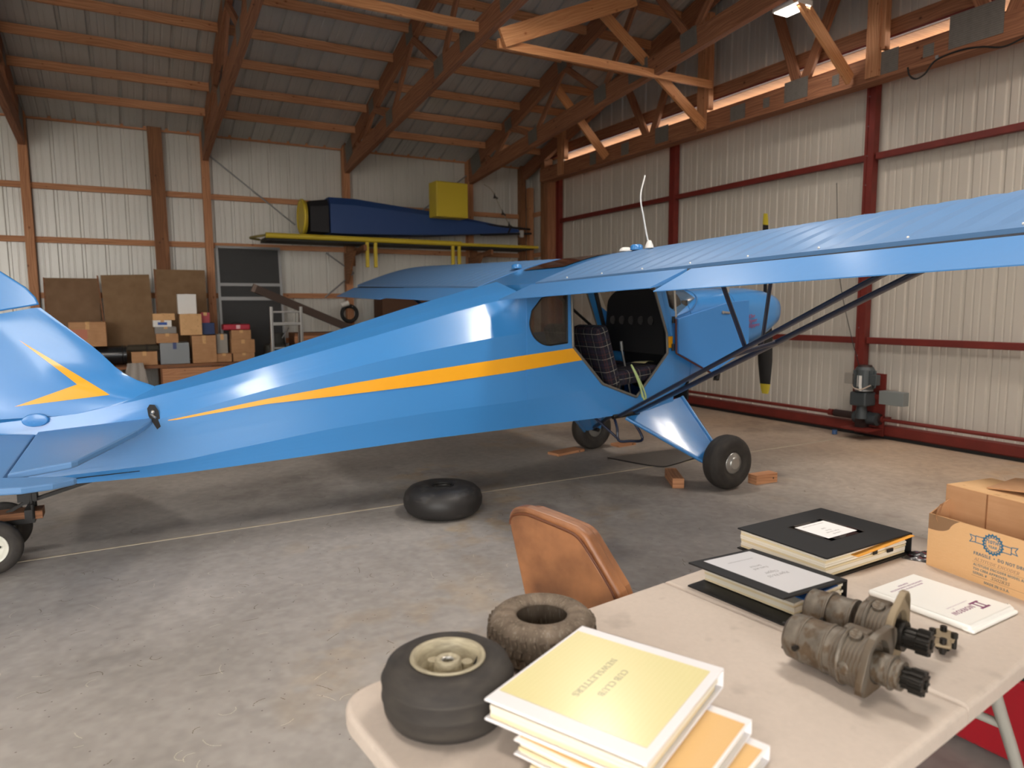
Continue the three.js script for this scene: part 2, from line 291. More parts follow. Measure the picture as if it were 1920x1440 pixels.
// door wall: header truss, gable sheets, bifold door of ribbed sheets in a red steel frame
{
  const w = structure('wall_right');
  const H = 7.36;                                     // inner face of the header truss
  for (const q of [0, 1]) partW(w, 'header_chord', board(V(H + 0.03 + q * 0.09, 4.14, -12.1), V(H + 0.03 + q * 0.09, 4.14, 2.5), 0.235, 0.05), M.truss);
  partW(w, 'header_sill', board(V(H + 0.08, 4.012, -12.0), V(H + 0.08, 4.012, 2.5), 0.03, 0.2, V(0, 1, 0)), M.truss);
  for (const z of [-11.3, -7.62, -5.02, -2.4]) { partW(w, 'header_post', board(V(H - 0.025, 4.03, z), V(H - 0.025, 5.6, z), 0.15, 0.05, V(0, 0, 1)), M.pine); partW(w, 'header_post', board(V(H + 0.02, 4.3, z + 0.1), V(H + 0.02, 5.6, z + 0.1), 0.05, 0.09, V(0, 0, 1)), M.pine); }
  for (const [a, b] of [[-6.05, -6.55], [-6.0, -5.35], [-8.9, -9.7], [-8.8, -8.1], [-3.85, -4.5], [-3.7, -3.2]]) partW(w, 'header_web', board(V(H + 0.06, 4.2, a), V(H + 0.06, 5.6, b), 0.12, 0.05, V(0, 0, 1)), M.truss);
  for (const [z, wd, h, y] of [[-6.05, 0.34, 0.24, 4.18], [-4.86, 0.22, 0.24, 4.16], [-6.98, 0.26, 0.2, 4.13], [-3.98, 0.5, 0.32, 4.24], [-8.5, 0.3, 0.24, 4.17], [-9.4, 0.2, 0.2, 4.13], [-6.5, 0.1, 0.12, 4.14], [-4.43, 0.11, 0.12, 4.14], [-5.5, 0.09, 0.12, 4.14], [-10.3, 0.18, 0.2, 4.14], [-3.4, 0.08, 0.12, 4.16]])
    part(w, 'gusset_plate', box(0.004, h, wd, H + 0.003, y, z), M.plate);
  for (const s of [0, 1]) { const z0 = s ? 2 * ZR + 12.8 : -12.8; partW(w, 'header_top_chord', board(V(H + 0.06, purlinY(-12.8) - 0.1, z0), V(H + 0.06, purlinY(ZR) - 0.1, ZR), 0.25, 0.09), M.truss); }
  // behind the header: red steel door head, the daylight slot under the soffit, brown fascia, gable sheets
  part(w, 'door_head', box(0.06, 0.06, 14.2, 7.56, 4.30, -5.0), M.redSteel);
  part(w, 'soffit', box(1.1, 0.03, 14.2, 8.14, 4.475, -5.0), M.pineBright);
  part(w, 'slot_trim', box(0.05, 0.025, 14.2, 7.56, 4.475, -5.0), M.redSteel);
  partW(w, 'fascia', board(V(7.56, 4.575, -12.1), V(7.56, 4.575, 2.1), 0.17, 0.04), M.truss);
  const gy = (z) => purlinY(z) + 0.1;
  for (let z = -12.9; z < 2.4; z += 0.915) { const z1 = Math.min(z + 0.915, 2.5); partW(w, 'gable_sheet', sheet(z1 - z, 3, 4.66, (s) => gy(z + s), (s, h, d) => [7.60 + d, h, z + s]), M.roofSheet); }
  part(w, 'outer_gable', metricUV(poly([[-13.1, 4.66], [2.6, 4.66], [ZR, 6.9]].map(([z, y]) => [-z, y]), 0.04).rotateY(Math.PI / 2).translate(7.66, 0, 0)), M.outside);
  // sheeted return between the corner and the door jamb, jamb posts
  partW(w, 'metal_sheet', sheet(1.2, 4, 0, 4.66, (s, h, d) => [7.66 + d, h, -13.0 + s]), M.doorSheet);
  part(w, 'outer_cladding', box(0.05, 4.7, 1.2, 7.74, 2.35, -12.4), M.outside);
  for (const y of [0.2, 1.78, 2.63, 3.46]) partW(w, 'girt', board(V(7.61, y, -12.85), V(7.61, y, -12.15), 0.09, 0.04), M.pine);
  partW(w, 'corner_post', board(V(7.56, 0, -12.82), V(7.56, 4.02, -12.82), 0.13, 0.1, V(0, 0, 1)), M.pine);
  partW(w, 'door_jamb', board(V(7.5, 0, -12.06), V(7.5, 4.5, -12.06), 0.14, 0.2, V(0, 0, 1)), M.oldWood);
  partW(w, 'door_jamb', board(V(7.5, 0, -11.93), V(7.5, 4.02, -11.93), 0.11, 0.19, V(0, 0, 1)), M.truss);
  part(w, 'ground_apron', box(60, 0.05, 70, 2, -0.26, -5), M.outside);
  partW(w, 'outer_cladding', box(0.05, 4.7, 0.9, 7.74, 2.35, 2.15), M.outside);
  const d = structure('door_1');
  const DX = 7.72;
  for (let z = -11.85; z < 1.75; z += 0.915) partW(d, 'door_sheet', sheet(Math.min(0.915, 1.75 - z), 3, 0.08, 4.27, (s, h, dd) => [DX + 0.028 + dd, h, z + s], 0.014), M.doorSheet);
  part(d, 'outer_skin', box(0.02, 4.2, 13.6, DX + 0.06, 2.17, -5.05), M.outside);
  for (const z of [-11.83, -8.51, -5.19, -1.87, 1.45]) part(d, 'frame_column', [box(0.1, 4.16, 0.075, DX - 0.06, 2.12, z), box(0.02, 4.16, 0.03, DX - 0.115, 2.12, z - 0.05)], M.redSteel);
  for (const y of [3.245, 1.13]) for (const [a, b] of [[-11.79, -8.55], [-8.47, -5.24], [-5.14, -1.91], [-1.83, 1.41]]) part(d, 'frame_girt', rbox(0.07, 0.075, b - a, 0.008, DX - 0.055, y, (a + b) / 2), M.redSteel);
  part(d, 'bottom_rail', [rbox(0.12, 0.11, 13.5, 0.01, DX - 0.06, 0.10, -5.05), box(0.1, 0.04, 13.5, DX - 0.05, 0.03, -5.05)], M.redSteel);
  part(d, 'rubber_seal', box(0.07, 0.035, 13.5, DX - 0.07, 0.018, -5.05), M.black);
  for (const [a, b] of [[-11.7, -5.45], [-4.9, 1.3]]) part(d, 'drive_shaft', rod(V(DX - 0.17, 0.235, a), V(DX - 0.17, 0.235, b), 0.022), M.redSteel);
  for (const z of [-11.0, -8.6, -5.5, -4.85, -2.0, 0.5]) part(d, 'shaft_bearing', [rod(V(DX - 0.17, 0.235, z - 0.03), V(DX - 0.17, 0.235, z + 0.03), 0.04), box(0.16, 0.03, 0.05, DX - 0.1, 0.235, z)], M.redSteel);
  for (let y = 0.95; y < 4.1; y += 0.33) part(d, 'bolt', new THREE.SphereGeometry(0.014, 8, 6).translate(DX - 0.112, y, -5.235), M.galv);
}
// ------------------------------------------------------------------ the aeroplane (nose towards the door, +x; right side towards the camera, +z)
const ZC = -5.16;
{
  const wob = dataTexture(256, 256, (u, v) => { const n = 128 + 60 * (fbm(u, v, 4, 4, 4, 77) - 0.5); return [n, n, n]; }, [0.7, 0.7], false);
  M.blue = phys(0x3b88cc, 0.32, { clearcoat: 0.75, clearcoatRoughness: 0.12, bumpMap: wob, bumpScale: 0.010 });
  M.blueWing = phys(0x5a86b6, 0.48, { clearcoat: 0.3, clearcoatRoughness: 0.3, bumpMap: wob, bumpScale: 0.004 });
  M.blueFlap = phys(0x4a8ccc, 0.42, { clearcoat: 0.4, clearcoatRoughness: 0.25, bumpMap: wob, bumpScale: 0.006 });
  M.navy = phys(0x16233f, 0.4, { clearcoat: 0.5 });
  M.stripe = phys(0xf6ad12, 0.35, { clearcoat: 0.8, clearcoatRoughness: 0.12 });
  M.gap = std(0x0d1424, 0.8);
  M.glass = phys(0xffffff, 0.05, { transmission: 1, thickness: 0, ior: 1.45 });
  M.oldGlass = phys(0xd8d0c6, 0.08, { transmission: 0.96, thickness: 0, ior: 1.45 });
  M.rubber = std(0x403c39, 0.75, { map: dataTexture(256, 256, (u, v) => { const n = 110 * (fbm(u, v, 5, 5, 5, 41) - 0.35); return [200 + n, 196 + n, 190 + n * 0.9]; }, [3, 3]) });
  M.alu = std(0xb9b8b4, 0.35, { metalness: 0.85 });
  M.cabin = std(0x0e0e10, 0.9);
  M.rope = std(0xb7c98a, 0.8);
  const a = thing('aeroplane', 'blue high-wing light aeroplane with yellow side stripe and open cabin door', 'aeroplane', [3.6, 0, ZC]);

  // --- fuselage lines measured in the aeroplane's side view
  const hw = (x) => 0.07 + 0.43 * clamp((x + 0.7) / 3.3, 0, 1);
  const yT = (x) => tab([[-0.95, 0.93], [-0.3, 0.97], [0.17, 1.045], [0.51, 1.133], [0.86, 1.233], [1.40, 1.396], [1.91, 1.547], [2.37, 1.673], [2.78, 1.775]], x);
  const yU = (x) => tab([[-0.95, 0.86], [-0.3, 0.905], [0.07, 0.977], [0.55, 1.085], [1.33, 1.285], [1.80, 1.41], [2.14, 1.505], [2.53, 1.600], [2.78, 1.64]], x);
  const yS2 = (x) => tab([[-0.95, 0.62], [0.15, 0.842], [0.81, 1.005], [1.53, 1.163], [1.97, 1.245], [2.44, 1.321], [2.78, 1.36]], x);
  const yS3 = (x) => tab([[-0.95, 0.50], [0.2, 0.553], [0.52, 0.604], [1.29, 0.716], [1.9, 0.773], [2.8, 0.831], [3.39, 0.875], [4.2, 0.92]], x);
  const yB = (x) => tab([[-0.95, 0.465], [0.13, 0.468], [0.45, 0.483], [1.14, 0.524], [1.9, 0.57], [2.8, 0.608], [3.31, 0.620], [4.2, 0.66]], x);
  const fU = (x) => { const t = clamp((x - 2.46) / 0.26, 0, 1); return lerp(0.74, 1, t * t * (3 - 2 * t)); };
  const offB = (x) => hw(x) * lerp(0.90, 1, clamp((x - 2.7) / 0.6, 0, 1));
  const xs = [-0.95, -0.7, -0.3, 0.05, 0.3, 0.55, 0.86, 1.2, 1.55, 1.9, 2.2, 2.42, 2.5, 2.56, 2.61, 2.665, 2.72];
  const station = (x) => { const h = hw(x), half = [[0, yT(x)], [h * fU(x) * 0.55, lerp(yT(x), yU(x), 0.52)], [h * fU(x), yU(x)], [h, yS2(x)], [h + 0.0005, lerp(yS2(x), yS3(x), 0.5)], [h, yS3(x)], [offB(x), yB(x)], [0, yB(x) + 0.004]]; return half; };
  const skin = [];     // one smooth strip of fabric between each pair of stringers
  for (const s of [1, -1]) for (let i = 0; i < 7; i++) { if (i === 4) continue; const j = i === 3 ? 5 : i + 1;
    const g = grid(xs.length - 1, 3, (u, v) => { const x = xs[Math.round(u * (xs.length - 1))], H = station(x), A = H[i], B = H[j], sag = (i === 2 || i === 3 ? 0.004 : 0.002) * Math.sin(Math.PI * v); return [x, lerp(A[1], B[1], v), ZC + s * (lerp(A[0], B[0], v) - sag)]; });
    skin.push(s > 0 ? flip(g) : g); }
  { const H = station(-0.95), P = [...H, ...H.slice(1, -1).reverse().map(([o, y]) => [-o, y])]; skin.push(poly(P, 0.002).rotateY(-Math.PI / 2).translate(-0.95, 0, ZC)); }
  partW(a, 'fuselage', skin, M.blue);
  // lower cabin quarter keeps the folded stringer line; cabin side sheets have the door and window cut out
  const wingLow = (x) => 1.60 + 0.185 * (x - 2.467) - 0.008;
  const doorLine = [[3.13, wingLow(3.13) - 0.03], [3.145, 1.229], [3.444, 0.908], [3.80, 0.775], [4.14, 1.139], [4.128, 1.313], [3.955, 1.76], [3.93, wingLow(3.93) - 0.03]];
  const winLine = []; { const add = (x, y) => winLine.push([x, y]); add(3.085, wingLow(3.085) - 0.035); add(3.09, 1.262); add(2.93, 1.247);
    for (let k = 1; k <= 9; k++) { const t = k / 9 * Math.PI / 2; add(2.93 - 0.19 * Math.sin(t), 1.43 - 0.183 * Math.cos(t)); } add(2.76, 1.52); add(2.85, wingLow(2.85) - 0.045); }
  for (const s of [1, -1]) {
    const outline = [[2.715, yS3(2.715)], [3.40, yS3(3.40)], [3.40, yB(3.40)], [4.22, yB(4.22)], [4.22, 1.50], [4.13, 1.56], [4.03, 1.86], [4.02, wingLow(4.02)], [2.715, wingLow(2.715)]];
    const side = poly(outline, 0.014, 0, [doorLine.slice().reverse(), winLine.slice().reverse()]); side.translate(0, 0, ZC + (s > 0 ? 0.488 : -0.502));
    partW(a, 'cabin_side', side, M.blue);
    const q = [[2.715, yS3(2.715), 0.502], [3.40, yS3(3.40), 0.502], [3.40, yB(3.40), 0.502], [2.715, yB(2.715), offB(2.715) + 0.003]].map(([x, y, z]) => [x, y, ZC + s * z]);
    const lower = grid(6, 2, (u, v) => { const L = (k) => lerp(lerp(q[3][k], q[2][k], u), lerp(q[0][k], q[1][k], u), v); return [L(0), L(1), L(2)]; });
    partW(a, 'lower_panel', s > 0 ? lower : flip(lower), M.blue);
  }
  partW(a, 'cabin_floor', box(1.35, 0.02, 0.86, 3.5, 0.67, ZC), M.cabin);
    partW(a, 'far_liner', poly([[2.75, 0.62], [3.5, 0.62], [3.5, 1.24], [2.75, 1.24]], 0.004).translate(0, 0, ZC - 0.486), M.cabin);
  partW(a, 'rear_bulkhead', poly([[-0.46, 0.64], [0.46, 0.64], [0.46, 1.24], [-0.46, 1.24]], 0.01).rotateY(Math.PI / 2).translate(2.78, 0, ZC), M.cabin);
  // door and window frames
  const frameOf = (line, r, z, closed = true) => { const L = []; for (let i = 0; i < line.length - (closed ? 0 : 1); i++) { const p = line[i], q = line[(i + 1) % line.length]; L.push(rod(V(p[0], p[1], z), V(q[0], q[1], z), r, r, 8)); } return L; };
  M.trim = std(0x77736b, 0.5, { metalness: 0.5 });
  partW(a, 'door_frame', frameOf(doorLine, 0.012, ZC + 0.503, false), M.trim);
  partW(a, 'door_frame', frameOf(doorLine, 0.010, ZC - 0.5, false), M.trim);
  partW(a, 'door_post', [strut(V(4.20, 1.30, ZC + 0.50), V(4.03, 1.86, ZC + 0.50), 0.05, 0.03, V(1, 0, 0))], M.blue);
  partW(a, 'door_post', [strut(V(4.20, 1.30, ZC - 0.49), V(4.03, 1.86, ZC - 0.49), 0.05, 0.03, V(1, 0, 0))], M.black);
  for (const g of [rod(V(3.12, 1.2, ZC + 0.47), V(3.10, 1.7, ZC + 0.47), 0.015), rod(V(3.12, 1.2, ZC - 0.46), V(3.10, 1.7, ZC - 0.46), 0.02), rod(V(3.55, 1.70, ZC - 0.45), V(4.02, 1.35, ZC - 0.45), 0.014), rod(V(3.75, 0.7, ZC - 0.45), V(3.70, 1.75, ZC - 0.45), 0.03)]) partW(a, 'cabin_tube', g, M.black);
  partW(a, 'rear_window', poly(winLine, 0.004).translate(0, 0, ZC + 0.493), M.oldGlass);
  partW(a, 'rear_window', poly(winLine, 0.004).translate(0, 0, ZC - 0.497), M.oldGlass);
  partW(a, 'rear_window_trim', [...frameOf(winLine, 0.006, ZC + 0.503)], M.black);
  partW(a, 'door_window', poly([[3.15, 1.30], [4.12, 1.34], [3.95, 1.76], [3.14, 1.68]], 0.004).translate(0, 0, ZC - 0.497), M.glass);
  partW(a, 'far_door', poly([[3.15, 1.30], [3.15, 1.229], [3.444, 0.908], [3.80, 0.775], [4.14, 1.139], [4.12, 1.34]], 0.02).translate(0, 0, ZC - 0.5), M.blue);
  // instrument panel with glare shield
  { const arch = [[-0.44, 0.0]]; for (let k = 0; k <= 12; k++) { const t = Math.PI * (1 - k / 12); arch.push([0.44 * Math.cos(t) * (0.92), 0.44 + 0.18 * Math.sin(t)]); } arch.push([0.44, 0.0]);
    const pn = part(a, 'instrument_panel', poly(arch, 0.22).rotateY(Math.PI / 2).translate(4.16 - 3.6, 1.12, 0), M.cabin);
    for (let k = 0; k < 5; k++) part(pn, 'dial', new THREE.CylinderGeometry(0.038, 0.038, 0.01, 20).rotateZ(Math.PI / 2).translate(0.552, 1.42, -0.3 + k * 0.14), std(0x2d2d2f, 0.3)); }
  partW(a, 'control_stick', [rod(V(3.98, 0.7, ZC + 0.22), V(3.86, 1.16, ZC + 0.22), 0.009), rod(V(3.86, 1.16, ZC + 0.22), V(3.85, 1.24, ZC + 0.22), 0.014)], M.galv);
  partW(a, 'firewall', poly([[-0.46, 0.70], [0.46, 0.70], [0.46, 1.45], [-0.46, 1.45]], 0.02).rotateY(Math.PI / 2).translate(4.42, 0, ZC), M.cabin);
  // plaid seats
  const plaid = canvasTexture(512, 512, (g, w, h) => { g.fillStyle = '#141521'; g.fillRect(0, 0, w, h); const line = (s, wd, c) => { g.fillStyle = c; g.fillRect(s, 0, wd, h); g.fillRect(0, s, w, wd); }; for (let k = 0; k < 4; k++) { g.globalAlpha = 0.5; line(k * 128 + 40, 26, '#2a2238'); line(k * 128 + 78, 10, '#5a2a2c'); g.globalAlpha = 1; line(k * 128, 5, '#8d897d'); } });
  plaid.wrapS = plaid.wrapT = THREE.RepeatWrapping; plaid.repeat.set(2.2, 2.2);
  M.plaid = std(0xffffff, 0.9, { map: plaid });
  for (const z of [ZC + 0.24, ZC - 0.24]) {
    const s = group(a, 'seat');
    partW(s, 'seat_back', rbox(0.13, 0.56, 0.42, 0.05, 0, 0, 0, 4).rotateZ(0.30).translate(3.56, 1.12, z), M.plaid);
    partW(s, 'seat_cushion', rbox(0.5, 0.13, 0.42, 0.05, 0, 0, 0, 4).rotateZ(0.10).translate(3.88, 0.95, z), M.plaid);
    for (const g of [rod(V(3.62, 0.66, z + 0.19), V(3.68, 0.9, z + 0.19), 0.012), rod(V(4.1, 0.66, z + 0.19), V(4.08, 0.92, z + 0.19), 0.012), rod(V(3.62, 0.66, z - 0.19), V(3.68, 0.9, z - 0.19), 0.012), rod(V(4.1, 0.66, z - 0.19), V(4.08, 0.92, z - 0.19), 0.012)]) partW(s, 'seat_leg', g, M.black);
  }
  // nose: boot cowl and engine cowl
  const cowl = [[4.20, 0.498, 0.66, 1.52, 5.5], [4.40, 0.485, 0.74, 1.63, 4.4], [4.62, 0.465, 0.83, 1.695, 3.6], [5.0, 0.43, 0.975, 1.72, 3.0], [5.4, 0.425, 1.13, 1.73, 2.8], [5.6, 0.41, 1.23, 1.715, 2.7], [5.72, 0.375, 1.30, 1.69, 2.6], [5.80, 0.31, 1.36, 1.65, 2.5], [5.845, 0.22, 1.42, 1.60, 2.3], [5.86, 0.12, 1.47, 1.56, 2.1]];
  const cr = cowl.map(([x, w, b, t, e]) => { const r = []; for (let k = 0; k < 48; k++) { const q = k / 48 * Math.PI * 2, c = Math.cos(q), s = Math.sin(q); r.push([x, (b + t) / 2 + (t - b) / 2 * Math.sign(c) * Math.abs(c) ** (2 / e), ZC + w * Math.sign(s) * Math.abs(s) ** (2 / e)]); } return r; });
  partW(a, 'engine_cowl', loft(cr, 0.5, false, true), M.blue);
  const seam = (x) => { const i = cowl.findIndex((c) => c[0] >= x), A = cowl[i - 1], B = cowl[i], t = (x - A[0]) / (B[0] - A[0]), f = (k) => lerp(A[k], B[k], t), e = f(4), pts = []; for (let k = 0; k < 40; k++) { const q = k / 40 * Math.PI * 2, c = Math.cos(q), s = Math.sin(q); pts.push(V(x, (f(2) + f(3)) / 2 + (f(3) - f(2)) / 2 * Math.sign(c) * Math.abs(c) ** (2 / e), ZC + (f(1) + 0.0005) * Math.sign(s) * Math.abs(s) ** (2 / e))); } return tube(pts, 0.003, 80, 5, true); };
  partW(a, 'cowl_seam', [seam(5.06), seam(4.44)], std(0x1f5c96, 0.5));
  partW(a, 'vent_tube', [rod(V(5.06, 1.55, ZC + 0.28), V(5.06, 1.86, ZC + 0.28), 0.016), rod(V(5.09, 1.55, ZC + 0.28), V(5.09, 1.86, ZC + 0.28), 0.012)], M.alu);
  partW(a, 'exhaust_pipe', [rod(V(4.95, 1.05, ZC + 0.33), V(4.84, 0.86, ZC + 0.40), 0.028), new THREE.TorusGeometry(0.026, 0.004, 8, 16).rotateX(1.2).translate(4.84, 0.86, ZC + 0.40)], M.darkSteel);
  { const t = canvasTexture(256, 256, (g) => { g.clearRect(0, 0, 256, 256); g.fillStyle = '#9c2745'; g.font = 'italic bold 66px serif'; g.textAlign = 'center'; g.save(); g.translate(128, 128); g.rotate(-0.12); g.fillText('The', -10, -52); g.fillText('Piper', -6, 14); g.fillText('Clipper', 6, 82); g.restore(); });
    const m = new THREE.MeshStandardMaterial({ map: t, transparent: true, alphaTest: 0.4, roughness: 0.4 }); const pl = plain(new THREE.PlaneGeometry(0.2, 0.17)); pl.rotateY(0.03).translate(5.25, 1.40, ZC + 0.444); partW(a, 'script_lettering', pl, m, 'small red script lettering on the cowl'); }
  // windshield: two raked panes wrapping to the cowl
  const ws = [[4.03, 1.87, 0.49], [4.16, 1.50, 0.495], [4.24, 1.46, 0.49], [4.44, 1.52, 0.47], [4.56, 1.60, 0.42], [4.66, 1.71, 0.0]];
  partW(a, 'windshield', grid(10, 5, (u, v) => { const s = u * 2 - 1, k = v * 1; const b = tab([[0, 4.66], [0.8, 4.56], [0.95, 4.46], [1, 4.24]], Math.abs(s)), by = tab([[0, 1.71], [0.8, 1.62], [0.95, 1.53], [1, 1.46]], Math.abs(s)); return [lerp(b, 4.04, k), lerp(by, 1.885, k), ZC + s * lerp(0.487, 0.49, k)]; }), M.oldGlass);
  partW(a, 'windshield_post', [rod(V(4.235, 1.45, ZC + 0.497), V(4.20, 1.88, ZC + 0.49), 0.011)], std(0xa9a296, 0.4, { metalness: 0.4 }));
  partW(a, 'windshield_rim', tube([V(4.24, 1.455, ZC + 0.492), V(4.44, 1.525, ZC + 0.478), V(4.57, 1.62, ZC + 0.40), V(4.645, 1.695, ZC + 0.2), V(4.665, 1.715, ZC)], 0.006, 30, 6), std(0x3a6fa5, 0.4));
  partW(a, 'panel_knob', rod(V(4.42, 1.53, ZC + 0.40), V(4.42, 1.60, ZC + 0.40), 0.03), M.black);
  // open door folded forward against the cowl
  { const dz = ZC + 0.545, L = [[4.196, 1.438], [4.209, 1.139], [4.61, 0.95], [5.05, 1.15], [5.04, 1.60], [4.79, 1.58]];
    const d = group(a, 'door'); const g = poly(L, 0.022, 0.003); g.rotateY(-0.02).translate(0, 0, dz - 0.1); g.translate(0, 0, 0.02); partW(d, 'door_skin', g, phys(0x3d86cd, 0.4, { clearcoat: 0.4, clearcoatRoughness: 0.25 }));
    partW(d, 'door_edge', [rod(V(4.196, 1.438, dz - 0.0), V(4.209, 1.139, dz), 0.011), rod(V(4.209, 1.139, dz), V(4.61, 0.95, dz + 0.01), 0.011)], std(0x5f2c22, 0.6), 'red-brown door edge binding');
    partW(d, 'door_handle', [rod(V(4.71, 1.49, dz + 0.045), V(4.79, 1.485, dz + 0.045), 0.011), rod(V(4.71, 1.49, dz + 0.02), V(4.71, 1.49, dz + 0.05), 0.014)], M.alu);
    for (const y of [1.40, 1.16]) partW(d, 'hinge', rod(V(4.185, y, dz - 0.02), V(4.185, y + 0.06, dz - 0.02), 0.014), M.darkSteel); }
  // propeller (two yellow-tipped black blades), hub and spinner
  { const p = group(a, 'propeller'); p.position.set(5.93 - 3.6, 1.535, 0); p.rotation.set(0.105, 0, 0.165, 'ZYX');
    for (const s of [1, -1]) { const rings = []; for (let k = 0; k <= 16; k++) { const r = lerp(0.07, 0.965, k / 16), t = k / 16, ch = t > 0.97 ? 0.035 : tab([[0, 0.045], [0.25, 0.075], [0.6, 0.075], [0.9, 0.055], [1, 0.04]], t), th = lerp(0.022, 0.006, t), tw = lerp(0.9, 0.3, t) * s; const R = []; for (let q = 0; q < 12; q++) { const an = q / 12 * 6.283, cx = th * Math.sin(an), cz = ch * Math.cos(an); R.push([cx * Math.cos(tw) - cz * Math.sin(tw), s * r, cx * Math.sin(tw) + cz * Math.cos(tw)]); } rings.push(R); }
      part(p, 'blade', loft(rings.slice(0, 15), 0.9), std(0x1b1a1a, 0.45)); part(p, 'blade_tip', loft(rings.slice(14), 0.9), std(0xb9a52c, 0.5), 'yellow painted blade tip'); }
    part(p, 'hub', new THREE.CylinderGeometry(0.07, 0.07, 0.09, 24).rotateZ(Math.PI / 2), M.darkSteel);
    part(p, 'spinner', lathe([[0.0, 0.14], [0.04, 0.12], [0.07, 0.07], [0.085, 0], [0.085, -0.02]], 28).rotateZ(-Math.PI / 2).translate(0.05, 0, 0), M.blue); }
  // wings
  const UP = [[0, 3], [0.01, 4.6], [0.025, 6], [0.05, 7.6], [0.1, 9.5], [0.2, 11.3], [0.3, 11.6], [0.4, 11.2], [0.5, 10.1], [0.6, 8.6], [0.7, 6.8], [0.8, 4.7], [0.9, 2.5], [1, 0.3]];
  const LO = [[0, 3], [0.01, 2.0], [0.025, 1.2], [0.05, 0.6], [0.1, 0.15], [0.2, 0], [1, 0]];
  const CH = 1.6, AL = 0.183, LX = 4.04, LY = 1.893;
  const wingPt = (s, t, dist, k) => { const X = LX - CH * s * Math.cos(AL) + t * Math.sin(AL) * 0.2, Y = LY - CH * s * Math.sin(AL) + t * Math.cos(AL); return [X, Y + k * dist]; };
  const section = (s0, s1, sag) => { const p = []; const S = []; for (let i = 0; i <= 22; i++) { const c = s0 === 0 ? (i / 22) ** 1.6 : i / 22; S.push(lerp(s0, s1, c)); } for (const s of S.slice().reverse()) p.push([s, tab(UP, s) / 100 * CH - sag * (s > 0.07 && s < s1 - 0.02 ? 1 : 0)]); for (const s of S.slice(1)) p.push([s, tab(LO, s) / 100 * CH]); return p; };
  function wing(dirZ, k, root, span, inner, outer) {
    const w = group(a, 'wing'), main = [];
    const N = Math.round(span / 0.165) * 2;
    for (let i = 0; i <= N; i++) { const dz = span * i / N, rib = i % 2 === 0, tip = clamp((dz - (span - 0.22)) / 0.22, 0, 1), sc = Math.sqrt(1 - tip * tip * 0.96); main.push(section(0, 0.795, rib ? 0 : 0.008).map(([s, t]) => { const [X, Y] = wingPt(lerp(0.42, s, sc), t * lerp(0.35, 1, sc), dz, k); return [X, Y, ZC + dirZ * (root + dz)]; })); }
    const fix = (g) => g;
    partW(w, 'wing_panel', fix(loft(main, 0.16)), M.blueWing);
    const surf = (name, d0, d1, drop) => { const R = []; const n = Math.max(2, Math.round((d1 - d0) / 0.3)); for (let i = 0; i <= n; i++) { const dz = lerp(d0, d1, i / n); R.push(section(lerp(0.818, 0.85, dz / 4), 1, 0).map(([s, t]) => { const [X, Y] = wingPt(s, t, dz, k); return [X - 0.004, Y - drop * (s - 0.8) / 0.2, ZC + dirZ * (root + dz)]; })); } return partW(w, name, fix(loft(R, 0.5)), M.blueFlap); };
    surf('flap', 0.01, inner, 0.0); surf('aileron', inner + 0.03, outer, 0.02);
    partW(w, 'gap_shade', grid(20, 2, (u, v) => { const dz = lerp(0, outer, u), s = lerp(0.79, 0.855, v), [X, Y] = wingPt(s, tab(UP, s) / 100 * CH - lerp(0.02, 0.012, v), dz, k); return [X, Y, ZC + dirZ * (root + dz)]; }), M.gap);  // dark strip painted in for the shade inside the hinge gap
    for (let z = 0.4; z < outer; z += 0.42) { const [X, Y] = wingPt(0.775, tab(UP, 0.775) / 100 * CH, z, k); if (dirZ > 0) partW(w, 'screw', new THREE.SphereGeometry(0.006, 8, 6).translate(X, Y + 0.002, ZC + dirZ * (root + z)), M.white); }
    return w;
  }
  wing(1, 0.0245, 0.5, 3.95, 1.74, 3.6); wing(-1, 0.034, 0.5, 3.95, 1.74, 3.6);
  // centre section over the cabin with a smoked skylight
  { const R = []; for (const z of [-0.5, 0, 0.5]) R.push(section(0, 0.80, 0).map(([s, t]) => { const [X, Y] = wingPt(s, t + (t > 0.03 * CH ? -0.004 : 0.0), 0, 0); return [X, Y, ZC + z]; }));
    partW(a, 'cabin_roof', loft(R, 0.3), M.blue);
    partW(a, 'skylight', grid(4, 6, (u, v) => { const s = lerp(0.18, 0.56, v), [X, Y] = wingPt(s, tab(UP, s) / 100 * CH + 0.004, 0, 0); return [X, Y, ZC + lerp(-0.33, 0.33, u)]; }), phys(0x4a3026, 0.2, { clearcoat: 0.6 }), 'brown smoked skylight');
    for (const [s, z] of [[0.28, 0.72], [0.5, -0.62]]) { const [X, Y] = wingPt(s, tab(UP, s) / 100 * CH, 0.2, 0.0245); partW(a, 'fuel_cap', [lathe([[0.0, 0.045], [0.035, 0.043], [0.05, 0.03], [0.052, 0]], 24).translate(X, Y, ZC + z)], M.blue); }
    { const [X, Y] = wingPt(0.2, tab(UP, 0.2) / 100 * CH, 0, 0.0245); partW(a, 'antenna_dome', lathe([[0, 0.035], [0.03, 0.032], [0.05, 0.018], [0.055, 0]], 24).translate(X, Y, ZC + 0.42), M.white); }
    { const B = V(3.50, 2.0, -4.16); partW(a, 'whip_antenna', [tube([B, V(3.47, 2.10, -4.16), V(3.44, 2.22, -4.16), V(3.41, 2.36, -4.16), V(3.45, 2.52, -4.16)], 0.006, 30, 6), lathe([[0, 0.06], [0.015, 0.055], [0.03, 0.02], [0.035, 0]], 16).translate(B.x, B.y - 0.012, B.z)], M.white, 'white bent whip antenna'); } }
  // lift struts and jury struts
  const wl = (x, dist, k) => 1.60 + 0.185 * (x - 2.467) + k * dist + 0.004;
